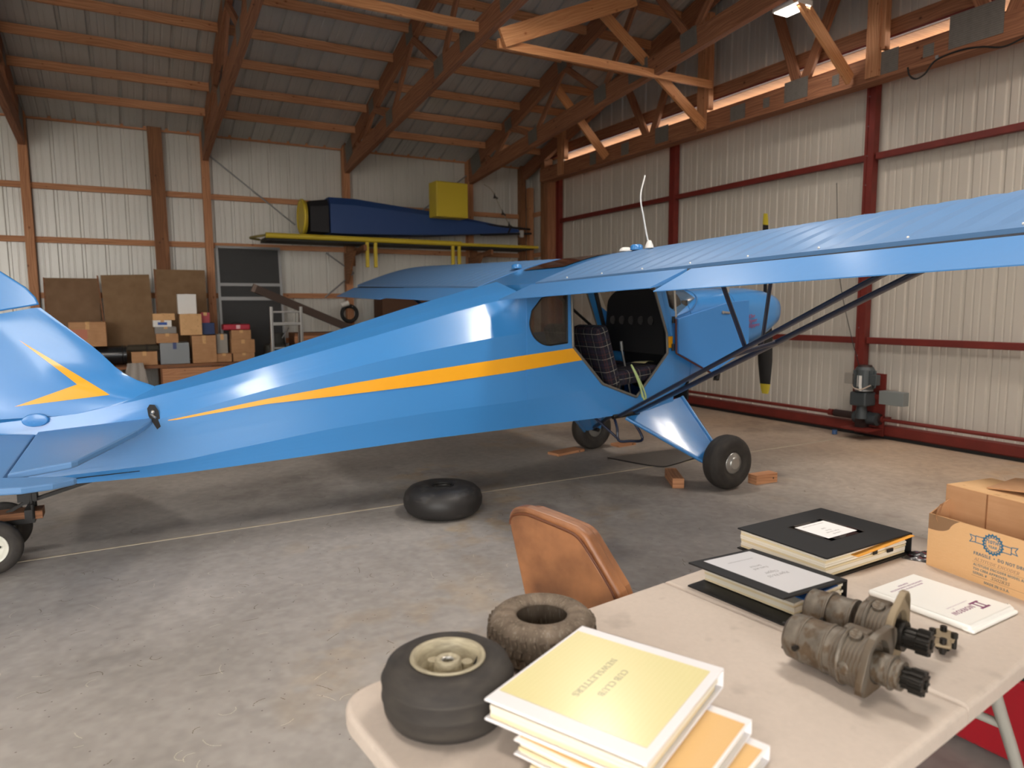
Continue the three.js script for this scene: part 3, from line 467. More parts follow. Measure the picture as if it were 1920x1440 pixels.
  for (const s of [1, -1]) { const k = s > 0 ? 0.0245 : 0.034, e = 2.82;
    const F0 = V(3.80, 0.64, ZC + s * 0.50), R0 = V(3.62, 0.625, ZC + s * 0.50), F1 = V(3.82, wl(3.82, e, k), ZC + s * 3.31), R1 = V(3.07, wl(3.07, e, k), ZC + s * 3.36);
    partW(a, 'lift_strut', strut(F0, F1, 0.075, 0.034, V(1, 0, 0)), M.navy); partW(a, 'lift_strut', strut(R0, R1, 0.055, 0.028, V(1, 0, 0)), M.navy);
    const on = (A, B, z) => A.clone().lerp(B, (z - A.z) / (B.z - A.z)); const zj = ZC + s * 1.93;
    partW(a, 'jury_strut', strut(F0.clone().lerp(F1, 0.47), V(3.82, wl(3.82, 1.4, k), ZC + s * 1.90), 0.035, 0.018, V(1, 0, 0)), M.navy);
    partW(a, 'jury_strut', strut(R0.clone().lerp(R1, 0.575), V(3.07, wl(3.07, 1.63, k), ZC + s * 2.13), 0.035, 0.018, V(1, 0, 0)), M.navy);
    partW(a, 'jury_strut', strut(R0.clone().lerp(R1, 0.52), F0.clone().lerp(F1, 0.52), 0.03, 0.018, V(0, 1, 0)), M.navy);
    partW(a, 'strut_fitting', rod(F0.clone().add(V(-0.25, -0.02, 0)), F0.clone().add(V(0.03, 0, 0)), 0.02), M.darkSteel);
    // landing gear leg, axle, shock strut, wheel
    const zz = (d) => ZC + s * d;
    const gear = group(a, 'landing_gear');
    const A = [[4.33, 0.74, 0.49], [3.70, 0.60, 0.49], [4.24, 0.22, 0.90], [4.44, 0.24, 0.90]].map(([x, y, d]) => V(x, y, zz(d)));
    const n = A[1].clone().sub(A[0]).cross(A[3].clone().sub(A[0])).normalize().multiplyScalar(0.007), leg = grid(4, 6, (u, v) => { const p = A[1].clone().lerp(A[0], u).lerp(A[2].clone().lerp(A[3], u), v); const b = Math.sin(Math.PI * u) ** 0.6; return [p.x + n.x * b, p.y + n.y * b, p.z + n.z * b]; }), leg2 = grid(4, 6, (u, v) => { const p = A[1].clone().lerp(A[0], u).lerp(A[2].clone().lerp(A[3], u), v); const b = Math.sin(Math.PI * u) ** 0.6; return [p.x - n.x * b, p.y - n.y * b, p.z - n.z * b]; });
    partW(gear, 'gear_leg', [leg, flip(leg2)], M.blue);
    partW(gear, 'leg_tube', [rod(A[0], A[3], 0.017), rod(A[1], A[2], 0.017)], M.blue);
    partW(gear, 'axle', rod(V(4.38, 0.228, zz(0.84)), V(4.38, 0.228, zz(1.06)), 0.022), M.darkSteel);
    partW(gear, 'shock_strut', [rod(V(4.05, 0.56, ZC + s * 0.06), V(4.34, 0.26, zz(0.86)), 0.02), rod(V(3.8, 0.62, zz(0.3)), V(4.05, 0.56, ZC + s * 0.06), 0.014), rod(V(4.3, 0.66, zz(0.3)), V(4.05, 0.56, ZC + s * 0.06), 0.014)], M.navy);
    const wheel = group(gear, 'main_wheel'); wheel.position.set(4.395 - 3.6, 0.232, s * 0.985);
    const prof = [[0.09, -0.075], [0.12, -0.088], [0.16, -0.098], [0.195, -0.088], [0.219, -0.062], [0.228, -0.034], [0.2305, -0.030], [0.229, -0.026], [0.2315, 0], [0.229, 0.026], [0.2305, 0.030], [0.228, 0.034], [0.219, 0.062], [0.195, 0.088], [0.16, 0.098], [0.12, 0.088], [0.09, 0.075]];
    part(wheel, 'tyre', lathe(prof, 56).rotateX(Math.PI / 2), M.rubber);
    part(wheel, 'hub_cap', lathe([[0, 0.098], [0.045, 0.097], [0.052, 0.092], [0.056, 0.084], [0.078, 0.080], [0.092, 0.072], [0.094, 0.06]], 40).rotateX(s * Math.PI / 2), M.alu);
    part(wheel, 'wheel_disc', new THREE.CylinderGeometry(0.095, 0.095, 0.12, 32).rotateX(Math.PI / 2), std(0x8d8b86, 0.5, { metalness: 0.5 }));
  }
  // step tubes under the cabin
  partW(a, 'entry_step', [tube([V(3.62, 0.62, ZC + 0.42), V(3.60, 0.52, ZC + 0.50), V(3.60, 0.42, ZC + 0.52), V(3.72, 0.40, ZC + 0.52), V(3.86, 0.40, ZC + 0.52), V(3.82, 0.52, ZC + 0.48), V(3.76, 0.62, ZC + 0.42)], 0.012, 40, 8), rod(V(3.5, 0.6, ZC + 0.3), V(3.62, 0.42, ZC + 0.5), 0.011)], M.navy);
  // fin and rudder, chevron
  const LE = (y) => tab([[0.95, 0.45], [1.02, 0.20], [1.084, 0.049], [1.152, -0.053], [1.302, -0.177], [1.566, -0.455], [1.8, -0.7]], y);
  const fh = (x, y) => { const t = tab([[0.9, 0.125], [0.96, 0.10], [1.02, 0.075], [1.10, 0.052], [1.2, 0.036], [1.35, 0.026], [1.566, 0.018]], y), u = clamp((LE(y) - x) / 0.35, 0, 1); return Math.max(0.004, t * Math.sqrt(u) * lerp(1, 0.55, clamp((LE(y) - x - 0.35) / 0.9, 0, 1))); };
  const finTop = (x) => 1.572 - 0.04 * (-0.455 - x) / 0.2;
  const finSide = (s) => grid(14, 14, (u, v) => { const y0 = lerp(0.90, 1.566, v), x = lerp(LE(y0), -0.93, 1 - (1 - u) ** 0.6 === 1 ? 1 : u ** 1.6), y = v > 0.99 ? Math.min(y0, finTop(x)) : Math.min(y0, finTop(x)); return [x, y, ZC + s * fh(x, y0)]; });
  partW(a, 'fin', [flip(finSide(1)), finSide(-1), grid(14, 1, (u, v) => { const x = lerp(-0.455, -0.93, u ** 1.6), y = finTop(x); return [x, y, ZC + lerp(-1, 1, v) * fh(x, 1.566)]; })], M.blue);
  const rud = [[-0.46, 1.585], [-0.475, 1.63], [-0.52, 1.69], [-0.64, 1.785], [-0.80, 1.88], [-1.0, 1.93], [-1.2, 1.88], [-1.36, 1.72], [-1.43, 1.4], [-1.40, 1.0], [-1.28, 0.72], [-1.1, 0.60], [-0.955, 0.58], [-0.955, 1.49]];
  partW(a, 'rudder', poly(rud, 0.02, 0.009).translate(0, 0, ZC - 0.01), M.blue);
  { const onFin = (x, y) => [x, y, ZC + fh(x, y) + 0.0025]; const arm = (p, q, r, s) => grid(16, 4, (u, v) => { const A = [lerp(p[0], q[0], u), lerp(p[1], q[1], u)], B = [lerp(r[0], s[0], u), lerp(r[1], s[1], u)]; return onFin(lerp(A[0], B[0], v), lerp(A[1], B[1], v)); });
    const T1 = [-0.575, 1.372], N = [-0.118, 1.012], I = [-0.292, 1.087], T2 = [-0.62, 0.972];
    partW(a, 'fin_chevron', [flip(arm(T1, N, T1, I)), arm(T2, N, T2, I)].map((g) => g), M.stripe); }
  // side stripe, forward stripe tab
  const sT = (x) => tab([[0.2, 0.838], [0.25, 0.846], [0.80, 0.942], [1.30, 1.013], [1.91, 1.09], [2.63, 1.172], [3.22, 1.224]], x), sB = (x) => tab([[0.2, 0.834], [0.25, 0.836], [0.80, 0.907], [1.30, 0.940], [1.91, 0.985], [2.63, 1.056], [3.22, 1.116]], x);
  for (const s of [1, -1]) { const g = grid(60, 2, (u, v) => { const x = lerp(0.2, 3.24, u), y = lerp(sB(x), sT(x), v), xe = x > 3.15 ? Math.min(x, 3.145 + Math.max(0, 1.229 - y) * 0.93) : x; return [xe, y, ZC + s * (Math.max(hw(x), x > 2.6 ? 0.5 : 0) + 0.0055)]; }); partW(a, 'side_stripe', s > 0 ? g : flip(g), M.stripe);
    partW(a, 'side_stripe', box(0.05, 0.1, 0.003, 4.172, 1.235, ZC + s * 0.505), M.stripe); }
  // tailplane, elevator with horn, cut-out and fittings
  for (const s of [1, -1]) {
    const sy = (x) => 0.845 + 0.075 * (x - 0.1);
    const st = [[0.11, 0.16], [0.095, 0.30], [0.02, 0.58], [-0.11, 0.92], [-0.245, 1.245], [-0.27, 1.275], [-0.515, 1.325], [-0.515, 0.06], [-0.1, 0.06], [0.08, 0.1]];
    const el = [[-0.53, 0.10], [-0.53, 1.35], [-0.42, 1.352], [-0.30, 1.365], [-0.245, 1.40], [-0.255, 1.43], [-0.33, 1.51], [-0.44, 1.57], [-0.62, 1.59], [-0.82, 1.50], [-1.0, 1.25], [-1.08, 0.8], [-1.02, 0.16]];
    const flat = (P, th, f, m, name) => { const g = poly(P.map(([x, d]) => [x, d]), th - 0.016, 0.008); const p = g.attributes.position, n = g.attributes.normal; for (let i = 0; i < p.count; i++) { const x = p.getX(i), d = p.getY(i), z = p.getZ(i); p.setXYZ(i, x, f(x) + z - th / 2, ZC + s * d); } g.computeVertexNormals(); const q = s > 0 ? flip(g) : g; q.computeVertexNormals(); partW(a, name, q, m); };
    flat(st, 0.034, sy, M.blueWing, 'tailplane'); flat(el, 0.032, (x) => 0.79 - 0.085 * (x + 0.53), M.blueWing, 'elevator');
    const cut = [[0.135, 0.78], [0.16, 0.80], [0.15, 0.90], [0.13, 0.94], [0.10, 0.945], [0.085, 0.92], [0.09, 0.87]];
    partW(a, 'tailplane_cutout', [poly(cut, 0.004).translate(0, 0, ZC + (s > 0 ? 0.176 : -0.180))], M.black);
    partW(a, 'trim_screw', [new THREE.SphereGeometry(0.014, 10, 8).translate(0.115, 0.895, ZC + s * 0.185), rod(V(0.10, 0.885, ZC + s * 0.17), V(0.13, 0.86, ZC + s * 0.2), 0.008)], M.alu);
    partW(a, 'inspection_cover', lathe([[0, 0.006], [0.035, 0.006], [0.04, 0]], 24).scale(1.7, 1, 1).rotateX(s * Math.PI / 2).translate(-0.52, 0.885, ZC + s * 0.105), M.blue);
    partW(a, 'rudder_cable', rod(V(0.02, 0.515, ZC + s * 0.155), V(-0.9, 0.50, ZC + s * 0.14), 0.003, 0.003, 6), M.darkSteel);
  }
  partW(a, 'tail_spring', [board(V(-0.2, 0.47, ZC), V(-0.62, 0.36, ZC), 0.045, 0.02, V(0, 0, 1)), board(V(-0.62, 0.36, ZC), V(-0.80, 0.26, ZC), 0.04, 0.016, V(0, 0, 1)), box(0.1, 0.05, 0.1, -0.6, 0.40, ZC), rod(V(-0.58, 0.44, ZC + 0.04), V(-0.58, 0.33, ZC + 0.04), 0.012)], M.darkSteel);
}
// ------------------------------------------------------------------ lamps
{
  const labels = ['small glowing light panel under the roof truss by the door header', 'light panel hung under the ridge above the aeroplane nose', 'light panel hung under the ridge above the aeroplane tail', 'long light panel above the right end of the folding table', 'long light panel above the left end of the folding table', 'added unseen light panel by the door header at the right side', 'long light panel near the left wall at the table side', 'long light panel near the left wall at the roof ridge'];
  LAMPS.forEach(([x, y, z, l, w, I], i) => {
    const t = thing('ceiling_lamp', labels[i], 'lamp', [x, y, z], 0, 'light panels hung from the roof trusses');
    part(t, 'housing', [box(w + 0.03, 0.05, l + 0.03, 0, 0.035, 0), box(0.08, 0.05, 0.14, 0, 0.08, 0)], M.white);
    const gl = new THREE.MeshStandardMaterial({ color: 0xffffff, emissive: 0xfff2e6, emissiveIntensity: 6, roughness: 0.5 });
    part(t, 'diffuser', box(w, 0.012, l, 0, 0.006, 0), gl);
    part(t, 'hanger', [rod(V(0, 0.1, -l * 0.3), V(0, 0.45, -l * 0.3), 0.006), rod(V(0, 0.1, l * 0.3), V(0, 0.45, l * 0.3), 0.006)], M.darkSteel);
    const L = new THREE.RectAreaLight(LAMP_COLOR, I, w, l); L.position.set(0, -0.012, 0); L.rotation.x = -Math.PI / 2; L.castShadow = true; L.name = 'lamp_light'; t.add(L);
  });
}
// ------------------------------------------------------------------ folding table
M.tablePlastic = std(0xd3c8be, 0.55, { map: dataTexture(512, 512, (u, v) => { const n = 12 * (fbm(u, v, 4, 4, 5, 61) - 0.5) + 8 * (fbm(u, v, 90, 90, 2, 66) - 0.5), s = clamp((fbm(u, v, 9, 9, 4, 68) - 0.64) * 5, 0, 1) * 22; return [240 + n - s, 236 + n - s, 231 + n - s]; }, [1.2, 1.2]) });
M.legPaint = std(0xa9a79d, 0.45, { metalness: 0.2 });
const TA = 0.118, TC = V(1.396, 0, -1.112), TH = 0.74;
const onTable = (x, z) => V(x, TH, z);
{
  const t = thing('folding_table', 'pale beige plastic folding table with a centre crease, covered with binders and parts', 'table', [TC.x, 0, TC.z], TA);
  const half = (s) => { const L = 1.025, W = 0.405, r = 0.11, sh = new THREE.Shape(); sh.moveTo(0.0015, -W); sh.lineTo(L - r, -W); sh.quadraticCurveTo(L, -W, L, -W + r); sh.lineTo(L, W - r); sh.quadraticCurveTo(L, W, L - r, W); sh.lineTo(0.0015, W); sh.closePath();
    const g = new THREE.ExtrudeGeometry(sh, { depth: 0.022, bevelEnabled: true, bevelSize: 0.012, bevelThickness: 0.012, bevelOffset: -0.012, bevelSegments: 4, curveSegments: 12 }); g.rotateX(-Math.PI / 2).translate(-0.0, TH - 0.034, 0); if (s < 0) g.rotateY(Math.PI); return metricUV(g); };
  for (const s of [1, -1]) { part(t, 'table_half', half(s), M.tablePlastic);
    part(t, 'table_apron', [box(0.9, 0.03, 0.02, s * 0.5, TH - 0.058, 0.36), box(0.9, 0.03, 0.02, s * 0.5, TH - 0.058, -0.36)], M.legPaint);
    const lg = group(t, 'leg_frame');
    for (const z of [0.31, -0.31]) part(lg, 'leg', tube([V(s * 0.44, TH - 0.05, z * 0.85), V(s * 0.54, 0.5, z * 0.9), V(s * 0.68, 0.2, z), V(s * 0.75, 0.016, z)], 0.016, 24, 10), M.legPaint);
    part(lg, 'cross_bar', [rod(V(s * 0.58, 0.42, -0.285), V(s * 0.58, 0.42, 0.285), 0.012), rod(V(s * 0.44, TH - 0.06, -0.27), V(s * 0.44, TH - 0.06, 0.27), 0.014)], M.legPaint);
    part(lg, 'brace', [rod(V(s * 0.58, 0.42, 0), V(s * 0.20, TH - 0.055, 0), 0.011)], M.legPaint); }
}
// wheels on the table
{
  const w = thing('small_wheel', 'small black tailwheel tyre with dusty cream rim and hub, on the table corner', 'wheel', [0.522, TH, -1.215], 0.3);
  part(w, 'tyre', lathe([[0.062, 0.018], [0.075, 0.008], [0.10, 0.002], [0.118, 0.008], [0.128, 0.026], [0.131, 0.05], [0.1325, 0.052], [0.131, 0.055], [0.131, 0.082], [0.1325, 0.085], [0.129, 0.09], [0.122, 0.108], [0.105, 0.119], [0.088, 0.1215], [0.074, 0.116], [0.066, 0.112]], 56), M.rubber);
  M.creamRim = std(0xb8b09a, 0.55, { map: dataTexture(256, 256, (u, v) => { const n = 90 * (fbm(u, v, 6, 6, 5, 91) - 0.5); return [225 + n, 222 + n, 214 + n]; }, [3, 3]) });
  part(w, 'rim', lathe([[0.03, 0.07], [0.045, 0.074], [0.056, 0.088], [0.062, 0.108], [0.066, 0.1195], [0.074, 0.1225], [0.0755, 0.118]], 48), M.creamRim);
  part(w, 'hub', [lathe([[0.012, 0.10], [0.013, 0.113], [0.02, 0.116], [0.026, 0.112], [0.028, 0.095], [0.032, 0.07]], 32), ...[0, 1, 2].map((k) => new THREE.CylinderGeometry(0.012, 0.016, 0.035, 12).translate(0.040 * Math.cos(k * 2.094 + 0.4), 0.082, 0.040 * Math.sin(k * 2.094 + 0.4)))], M.creamRim);
  part(w, 'bearing', [new THREE.TorusGeometry(0.014, 0.004, 8, 20).rotateX(Math.PI / 2).translate(0, 0.108, 0), new THREE.CylinderGeometry(0.012, 0.012, 0.06, 16).translate(0, 0.07, 0)], M.alu);
  part(w, 'valve', rod(V(0.05, 0.09, 0.025), V(0.062, 0.112, 0.03), 0.004), M.black);
  const t = thing('bare_tyre', 'dusty grey bare tyre without wheel, behind the yellow binder', 'tyre', [0.815, TH, -1.335], 0);
  M.dustTyre = std(0x857a6e, 0.9, { map: dataTexture(512, 256, (u, v) => { const n = 110 * (fbm(u, v, 8, 6, 5, 95) - 0.45), sp = fbm(u, v, 60, 40, 2, 96) > 0.72 ? 60 : 0; return [212 + n + sp, 204 + n + sp, 194 + n + sp]; }, [4, 1]) });
  part(t, 'carcass', lathe([[0.062, 0.086], [0.060, 0.092], [0.068, 0.098], [0.088, 0.101], [0.094, 0.0985], [0.097, 0.1005], [0.107, 0.098], [0.118, 0.088], [0.124, 0.07], [0.126, 0.045], [0.122, 0.018], [0.108, 0.003], [0.085, 0.0], [0.066, 0.004], [0.060, 0.010], [0.064, 0.016], [0.085, 0.012], [0.108, 0.02], [0.116, 0.046], [0.108, 0.078], [0.088, 0.09], [0.066, 0.084], [0.062, 0.086]], 64), M.dustTyre);
  const tr = []; for (let k = 0; k < 36; k++) { const a = k / 36 * 6.283; for (const [y, r, b] of [[0.072, 0.124, 0.25], [0.05, 0.1265, -0.25], [0.028, 0.1245, 0.25]]) { const g = box(0.006, 0.017, 0.013); g.rotateX(b); g.translate(r, y, 0); g.rotateY(a + (y === 0.05 ? 0.087 : 0)); tr.push(g); } }
  part(t, 'tread_blocks', tr, M.dustTyre);
}
// text helpers
function print(w, h, bg, draw) { return canvasTexture(w, h, (g) => { g.fillStyle = bg; g.fillRect(0, 0, w, h); draw(g, w, h); }); }
const sheetGeo = (w, d, t = 0.002) => { const g = plain(new THREE.BoxGeometry(w, t, d)); return g; };      // top face keeps 0..1 uv
const topMat = (map, side = M.white, rough = 0.6) => { const m = std(0xffffff, rough, { map }); return m; };
function topFace(w, d, y, map, rough = 0.6, bump) { return [plain(new THREE.PlaneGeometry(w, d).rotateX(-Math.PI / 2).translate(0, y, 0)), std(0xffffff, rough, { map })]; }
M.whiteVinyl = phys(0xf1eff0, 0.35, { clearcoat: 0.4 });
M.blackVinyl = phys(0x0a0a0c, 0.6, { clearcoat: 0.08, clearcoatRoughness: 0.4 });
M.paper = std(0xece4d2, 0.85); M.cream = std(0xe3d3ab, 0.85); M.orangeCard = std(0xe9a33e, 0.8);
// a ring binder lying flat: x across from spine (at +x) to fore edge, z along the spine
function binder(name, label, w, d, h, at, turn, mat, opts = {}) {
  const b = thing(name, label, 'binder', at, turn, undefined);
  part(b, 'back_cover', rbox(w, 0.005, d, 0.002, 0, 0.0025, 0), mat);
  part(b, 'spine', rbox(0.005, h, d, 0.002, w / 2 - 0.0025, h / 2, 0), mat);
  const f = part(b, 'front_cover', rbox(w, 0.005, d, 0.002, -w / 2, 0, 0), mat); f.position.set(w / 2, h - 0.0025, 0); f.rotation.z = opts.tilt ?? 0;
  b.userData.front = undefined; delete b.userData.front;
  const n = opts.leaves ?? 9; for (let k = 0; k < n; k++) { const y = lerp(0.008, h - (opts.gap ?? 0.008), (k + 0.5) / n), s = rr(-0.006, 0.006), hh = (h - 0.012) / n * 0.86; part(b, 'page_block', box(w * (opts.fill ?? 0.93) + s * 2, hh, d * 0.94, -0.008 + s + (opts.shift ?? 0), y, rr(-0.003, 0.003)), k % 3 ? M.paper : M.cream); }
  parts(b, 'ring', [-0.3, 0, 0.3].map((q) => new THREE.TorusGeometry(h * 0.36, 0.002, 8, 24).translate(w / 2 - 0.02, h / 2, q * d)), M.alu);
  return { b, f };
}
{ // black binder, closed over thick pages, taped white label
  const { b, f } = binder('black_binder', 'thick black ring binder with a small white taped title label and orange page', 0.44, 0.335, 0.072, [1.972, TH, -1.445], 0.03, M.blackVinyl, { leaves: 8, tilt: 0 });
  const lab = print(512, 420, '#f2f0ee', (g) => { g.fillStyle = '#555'; g.textAlign = 'center'; g.font = '30px serif'; g.save(); g.translate(256, 210); g.rotate(Math.PI); g.font = '34px serif'; g.fillText('Log Book', 0, -130); g.fillText('Piper Aircraft', 0, -75); g.fillText('PA-16', 0, -20); g.fillText('1949', 0, 40); g.font = '22px serif'; g.fillText('Airframe Engine Propeller Records', 0, 170); g.restore(); });
  parts(f, 'tape', [box(0.17, 0.0008, 0.03, -0.21, 0.003, 0.065), box(0.17, 0.0008, 0.03, -0.21, 0.003, -0.065), box(0.03, 0.0008, 0.16, -0.135, 0.003, 0), box(0.03, 0.0008, 0.16, -0.285, 0.003, 0)], phys(0x1d1d20, 0.18, { clearcoat: 0.8 }));
  part(f, 'title_label', plain(new THREE.PlaneGeometry(0.15, 0.125).rotateX(-Math.PI / 2).translate(-0.21, 0.0042, 0)), std(0xffffff, 0.7, { map: lab }), 'white title label');
  const o = part(b, 'orange_page', box(0.30, 0.002, 0.30, 0.06, 0.0, 0.03), M.orangeCard, 'orange card page'); o.position.y = 0.058; o.rotation.z = 0.04;
  parts(b, 'index_tab', [box(0.02, 0.016, 0.004, 0.02, 0.045, 0.166), box(0.03, 0.01, 0.004, 0.1, 0.035, 0.166)], M.black);
}
{ // black binder with front cover lifted, full page title sheet under clear vinyl
  const { b, f } = binder('black_view_binder', 'black ring binder standing partly open with a full white title sheet under clear vinyl', 0.30, 0.31, 0.052, [1.545, TH, -1.31], 0.10, M.blackVinyl, { leaves: 5, tilt: -0.07, gap: 0.014, shift: 0.035, fill: 0.74 });
  const lab = print(512, 640, '#e7e7ea', (g) => { g.fillStyle = '#777'; g.textAlign = 'center'; g.save(); g.translate(256, 320); g.rotate(Math.PI); g.font = 'italic 40px serif'; g.fillText('Piper PA-16', 0, -70); g.fillText('Clipper', 0, -20); g.font = 'italic 34px serif'; g.fillText('Parts and', 0, 60); g.fillText('Service', 0, 100); g.font = '18px serif'; g.fillText('Aircraft Service Manual Reprint', 0, 215); g.restore(); });
  part(f, 'title_sheet', plain(new THREE.PlaneGeometry(0.215, 0.278).rotateX(-Math.PI / 2).translate(-0.145, 0.0032, 0)), phys(0xffffff, 0.3, { map: lab, clearcoat: 0.6, clearcoatRoughness: 0.15 }), 'white title sheet');
  part(b, 'blue_booklet', box(0.16, 0.003, 0.20, 0.03, 0.043, 0.05), std(0x2b5fa8, 0.5), 'blue booklet between the pages');
  parts(b, 'index_tab', [box(0.025, 0.012, 0.004, 0.0, 0.03, 0.15), box(0.02, 0.01, 0.004, -0.04, 0.024, 0.15)], M.black);
}
{ // white binder with yellow cover sheet
  const { b, f } = binder('white_binder', 'white ring binder with a yellow cover sheet reading CUB CLUB NEWSLETTERS, top of its stack', 0.355, 0.32, 0.042, [0.757, TH + 0.062, -0.998], 0.44, M.whiteVinyl, { leaves: 3, tilt: 0, gap: 0.012 });
  const lab = print(700, 900, '#e9dfa4', (g) => { const gr = g; for (let k = 0; k < 60; k++) { gr.globalAlpha = 0.02; gr.fillStyle = k % 2 ? '#fff' : '#a90'; gr.fillRect(0, k * 15, 700, 9); } gr.globalAlpha = 1; g.fillStyle = '#6a6448'; g.textAlign = 'center'; g.font = '54px serif'; g.save(); g.translate(350, 450); g.rotate(Math.PI); g.fillText('CUB CLUB', 0, -20); g.fillText('NEWSLETTERS', 0, 95); g.restore(); });
  part(f, 'cover_sheet', plain(new THREE.PlaneGeometry(0.288, 0.296).rotateX(-Math.PI / 2).translate(-0.174, 0.0032, -0.005)), phys(0xffffff, 0.3, { map: lab, clearcoat: 0.5, clearcoatRoughness: 0.2 }), 'yellow cover sheet');
  for (const [i, y, tn, c, lb] of [[0, 0.031, 0.40, 0xe0b778, 'orange-covered folder just under the white binder'], [1, 0.001, 0.34, 0xe0b778, 'orange-covered folder at the bottom of the stack, nearest the camera']]) {
    const o = thing('folder', lb, 'folder', [0.752 + i * 0.01, TH + y, -0.912 + i * 0.026], tn, 'orange folders under the white binder');
    part(o, 'back_cover', rbox(0.31, 0.003, 0.31, 0.001, 0, 0.0015, 0), M.whiteVinyl); part(o, 'spine', rbox(0.004, 0.027, 0.31, 0.001, 0.153, 0.0145, 0), M.whiteVinyl);
    for (let k = 0; k < 3; k++) part(o, 'page_block', box(0.285 + 0.01 * (k % 2), 0.006, 0.29, -0.006, 0.0075 + k * 0.0068, 0), k % 2 ? M.cream : M.paper);
    part(o, 'front_cover', rbox(0.31, 0.003, 0.31, 0.001, 0, 0.0275, 0), M.whiteVinyl); part(o, 'cover_sheet', box(0.275, 0.0012, 0.30, -0.006, 0.0297, 0), std(c, 0.45), 'orange cover sheet');
  }
}
{ // white pouch with maroon print
  const t = thing('document_pouch', 'white padded document pouch with maroon lettering, lying flat between box and starter', 'pouch', [1.885, TH, -1.02], 0.03);
  const lab = print(640, 800, '#efeee8', (g) => { g.textAlign = 'center'; g.fillStyle = '#6e3a66'; g.save(); g.translate(320, 400); g.rotate(Math.PI); g.fillStyle = '#7a4470'; g.font = 'bold 26px sans-serif'; g.fillText('MANUFACTURER OF QUALITY', 0, 250); g.fillText('NAVIGATION AND COMMUNICATION', 0, 285); g.fillText('EQUIPMENT', 0, 320); g.fillStyle = '#74305f'; g.fillRect(-190, -310, 130, 20); g.fillRect(-190, -215, 130, 20); g.fillRect(-165, -300, 22, 90); g.fillRect(-110, -300, 22, 90); g.textAlign = 'left'; g.font = 'bold 64px sans-serif'; g.fillText('MORROW', -60, -215); g.font = '20px sans-serif'; g.fillStyle = '#a58aa0'; g.fillText('INC.', 120, -180); g.fillText('A United Parcel Service Company', -120, -150); g.restore(); });
  part(t, 'pouch', rbox(0.225, 0.018, 0.27, 0.009, 0, 0.010, 0, 3), std(0xebeae4, 0.45)); part(t, 'printed_face', plain(new THREE.PlaneGeometry(0.212, 0.256).rotateX(-Math.PI / 2).translate(0, 0.0196, 0)), std(0xffffff, 0.45, { map: lab }));
  part(t, 'flap_fold', [rbox(0.225, 0.010, 0.03, 0.005, 0, 0.006, 0.128), tube([V(0.112, 0.016, 0.115), V(0.119, 0.012, 0.118), V(0.112, 0.006, 0.122)], 0.004, 12, 6)], std(0xf3f2ec, 0.4));
}
{ // wrapper
  const t = thing('candy_wrappers', 'crumpled dark candy wrapper between the black binder and the cardboard box', 'wrapper', [2.175, TH, -1.235], -0.98);
  const lab = canvasTexture(256, 128, (g) => { g.fillStyle = '#171013'; g.fillRect(0, 0, 256, 128); g.fillStyle = '#7c1f25'; for (let k = 0; k < 14; k++) g.fillRect(hash(k, 1, 9) * 240, hash(k, 2, 9) * 110, 30, 8); g.fillStyle = '#d8d4d6'; for (let k = 0; k < 22; k++) g.fillRect(hash(k, 3, 9) * 250, hash(k, 4, 9) * 120, 10, 4); g.fillStyle = '#49608a'; for (let k = 0; k < 6; k++) g.fillRect(hash(k, 5, 9) * 240, hash(k, 6, 9) * 110, 16, 5); });
  const W = (dx, dz, r) => grid(18, 8, (u, v) => { const x = (u - 0.5) * 0.115, z = (v - 0.5) * 0.045, e = Math.min(u, 1 - u) < 0.09 ? 0.2 : 1; const y = 0.002 + 0.012 * e * Math.sin(Math.PI * v) ** 0.7 * (0.75 + 0.4 * Math.sin(u * 23 + v * 9 + dx * 90)) * Math.sin(Math.PI * clamp(u * 0.9 + 0.05, 0, 1)); return [x * Math.cos(r) - z * Math.sin(r) + dx, y + (dx ? 0.009 : 0), x * Math.sin(r) + z * Math.cos(r) + dz, u, v]; });
  part(t, 'wrapper', W(0, 0, 0.1), phys(0xffffff, 0.45, { map: lab, clearcoat: 0.2 })); part(t, 'wrapper', W(0.02, -0.022, -0.05), phys(0xffffff, 0.45, { map: lab, clearcoat: 0.2 }));
}
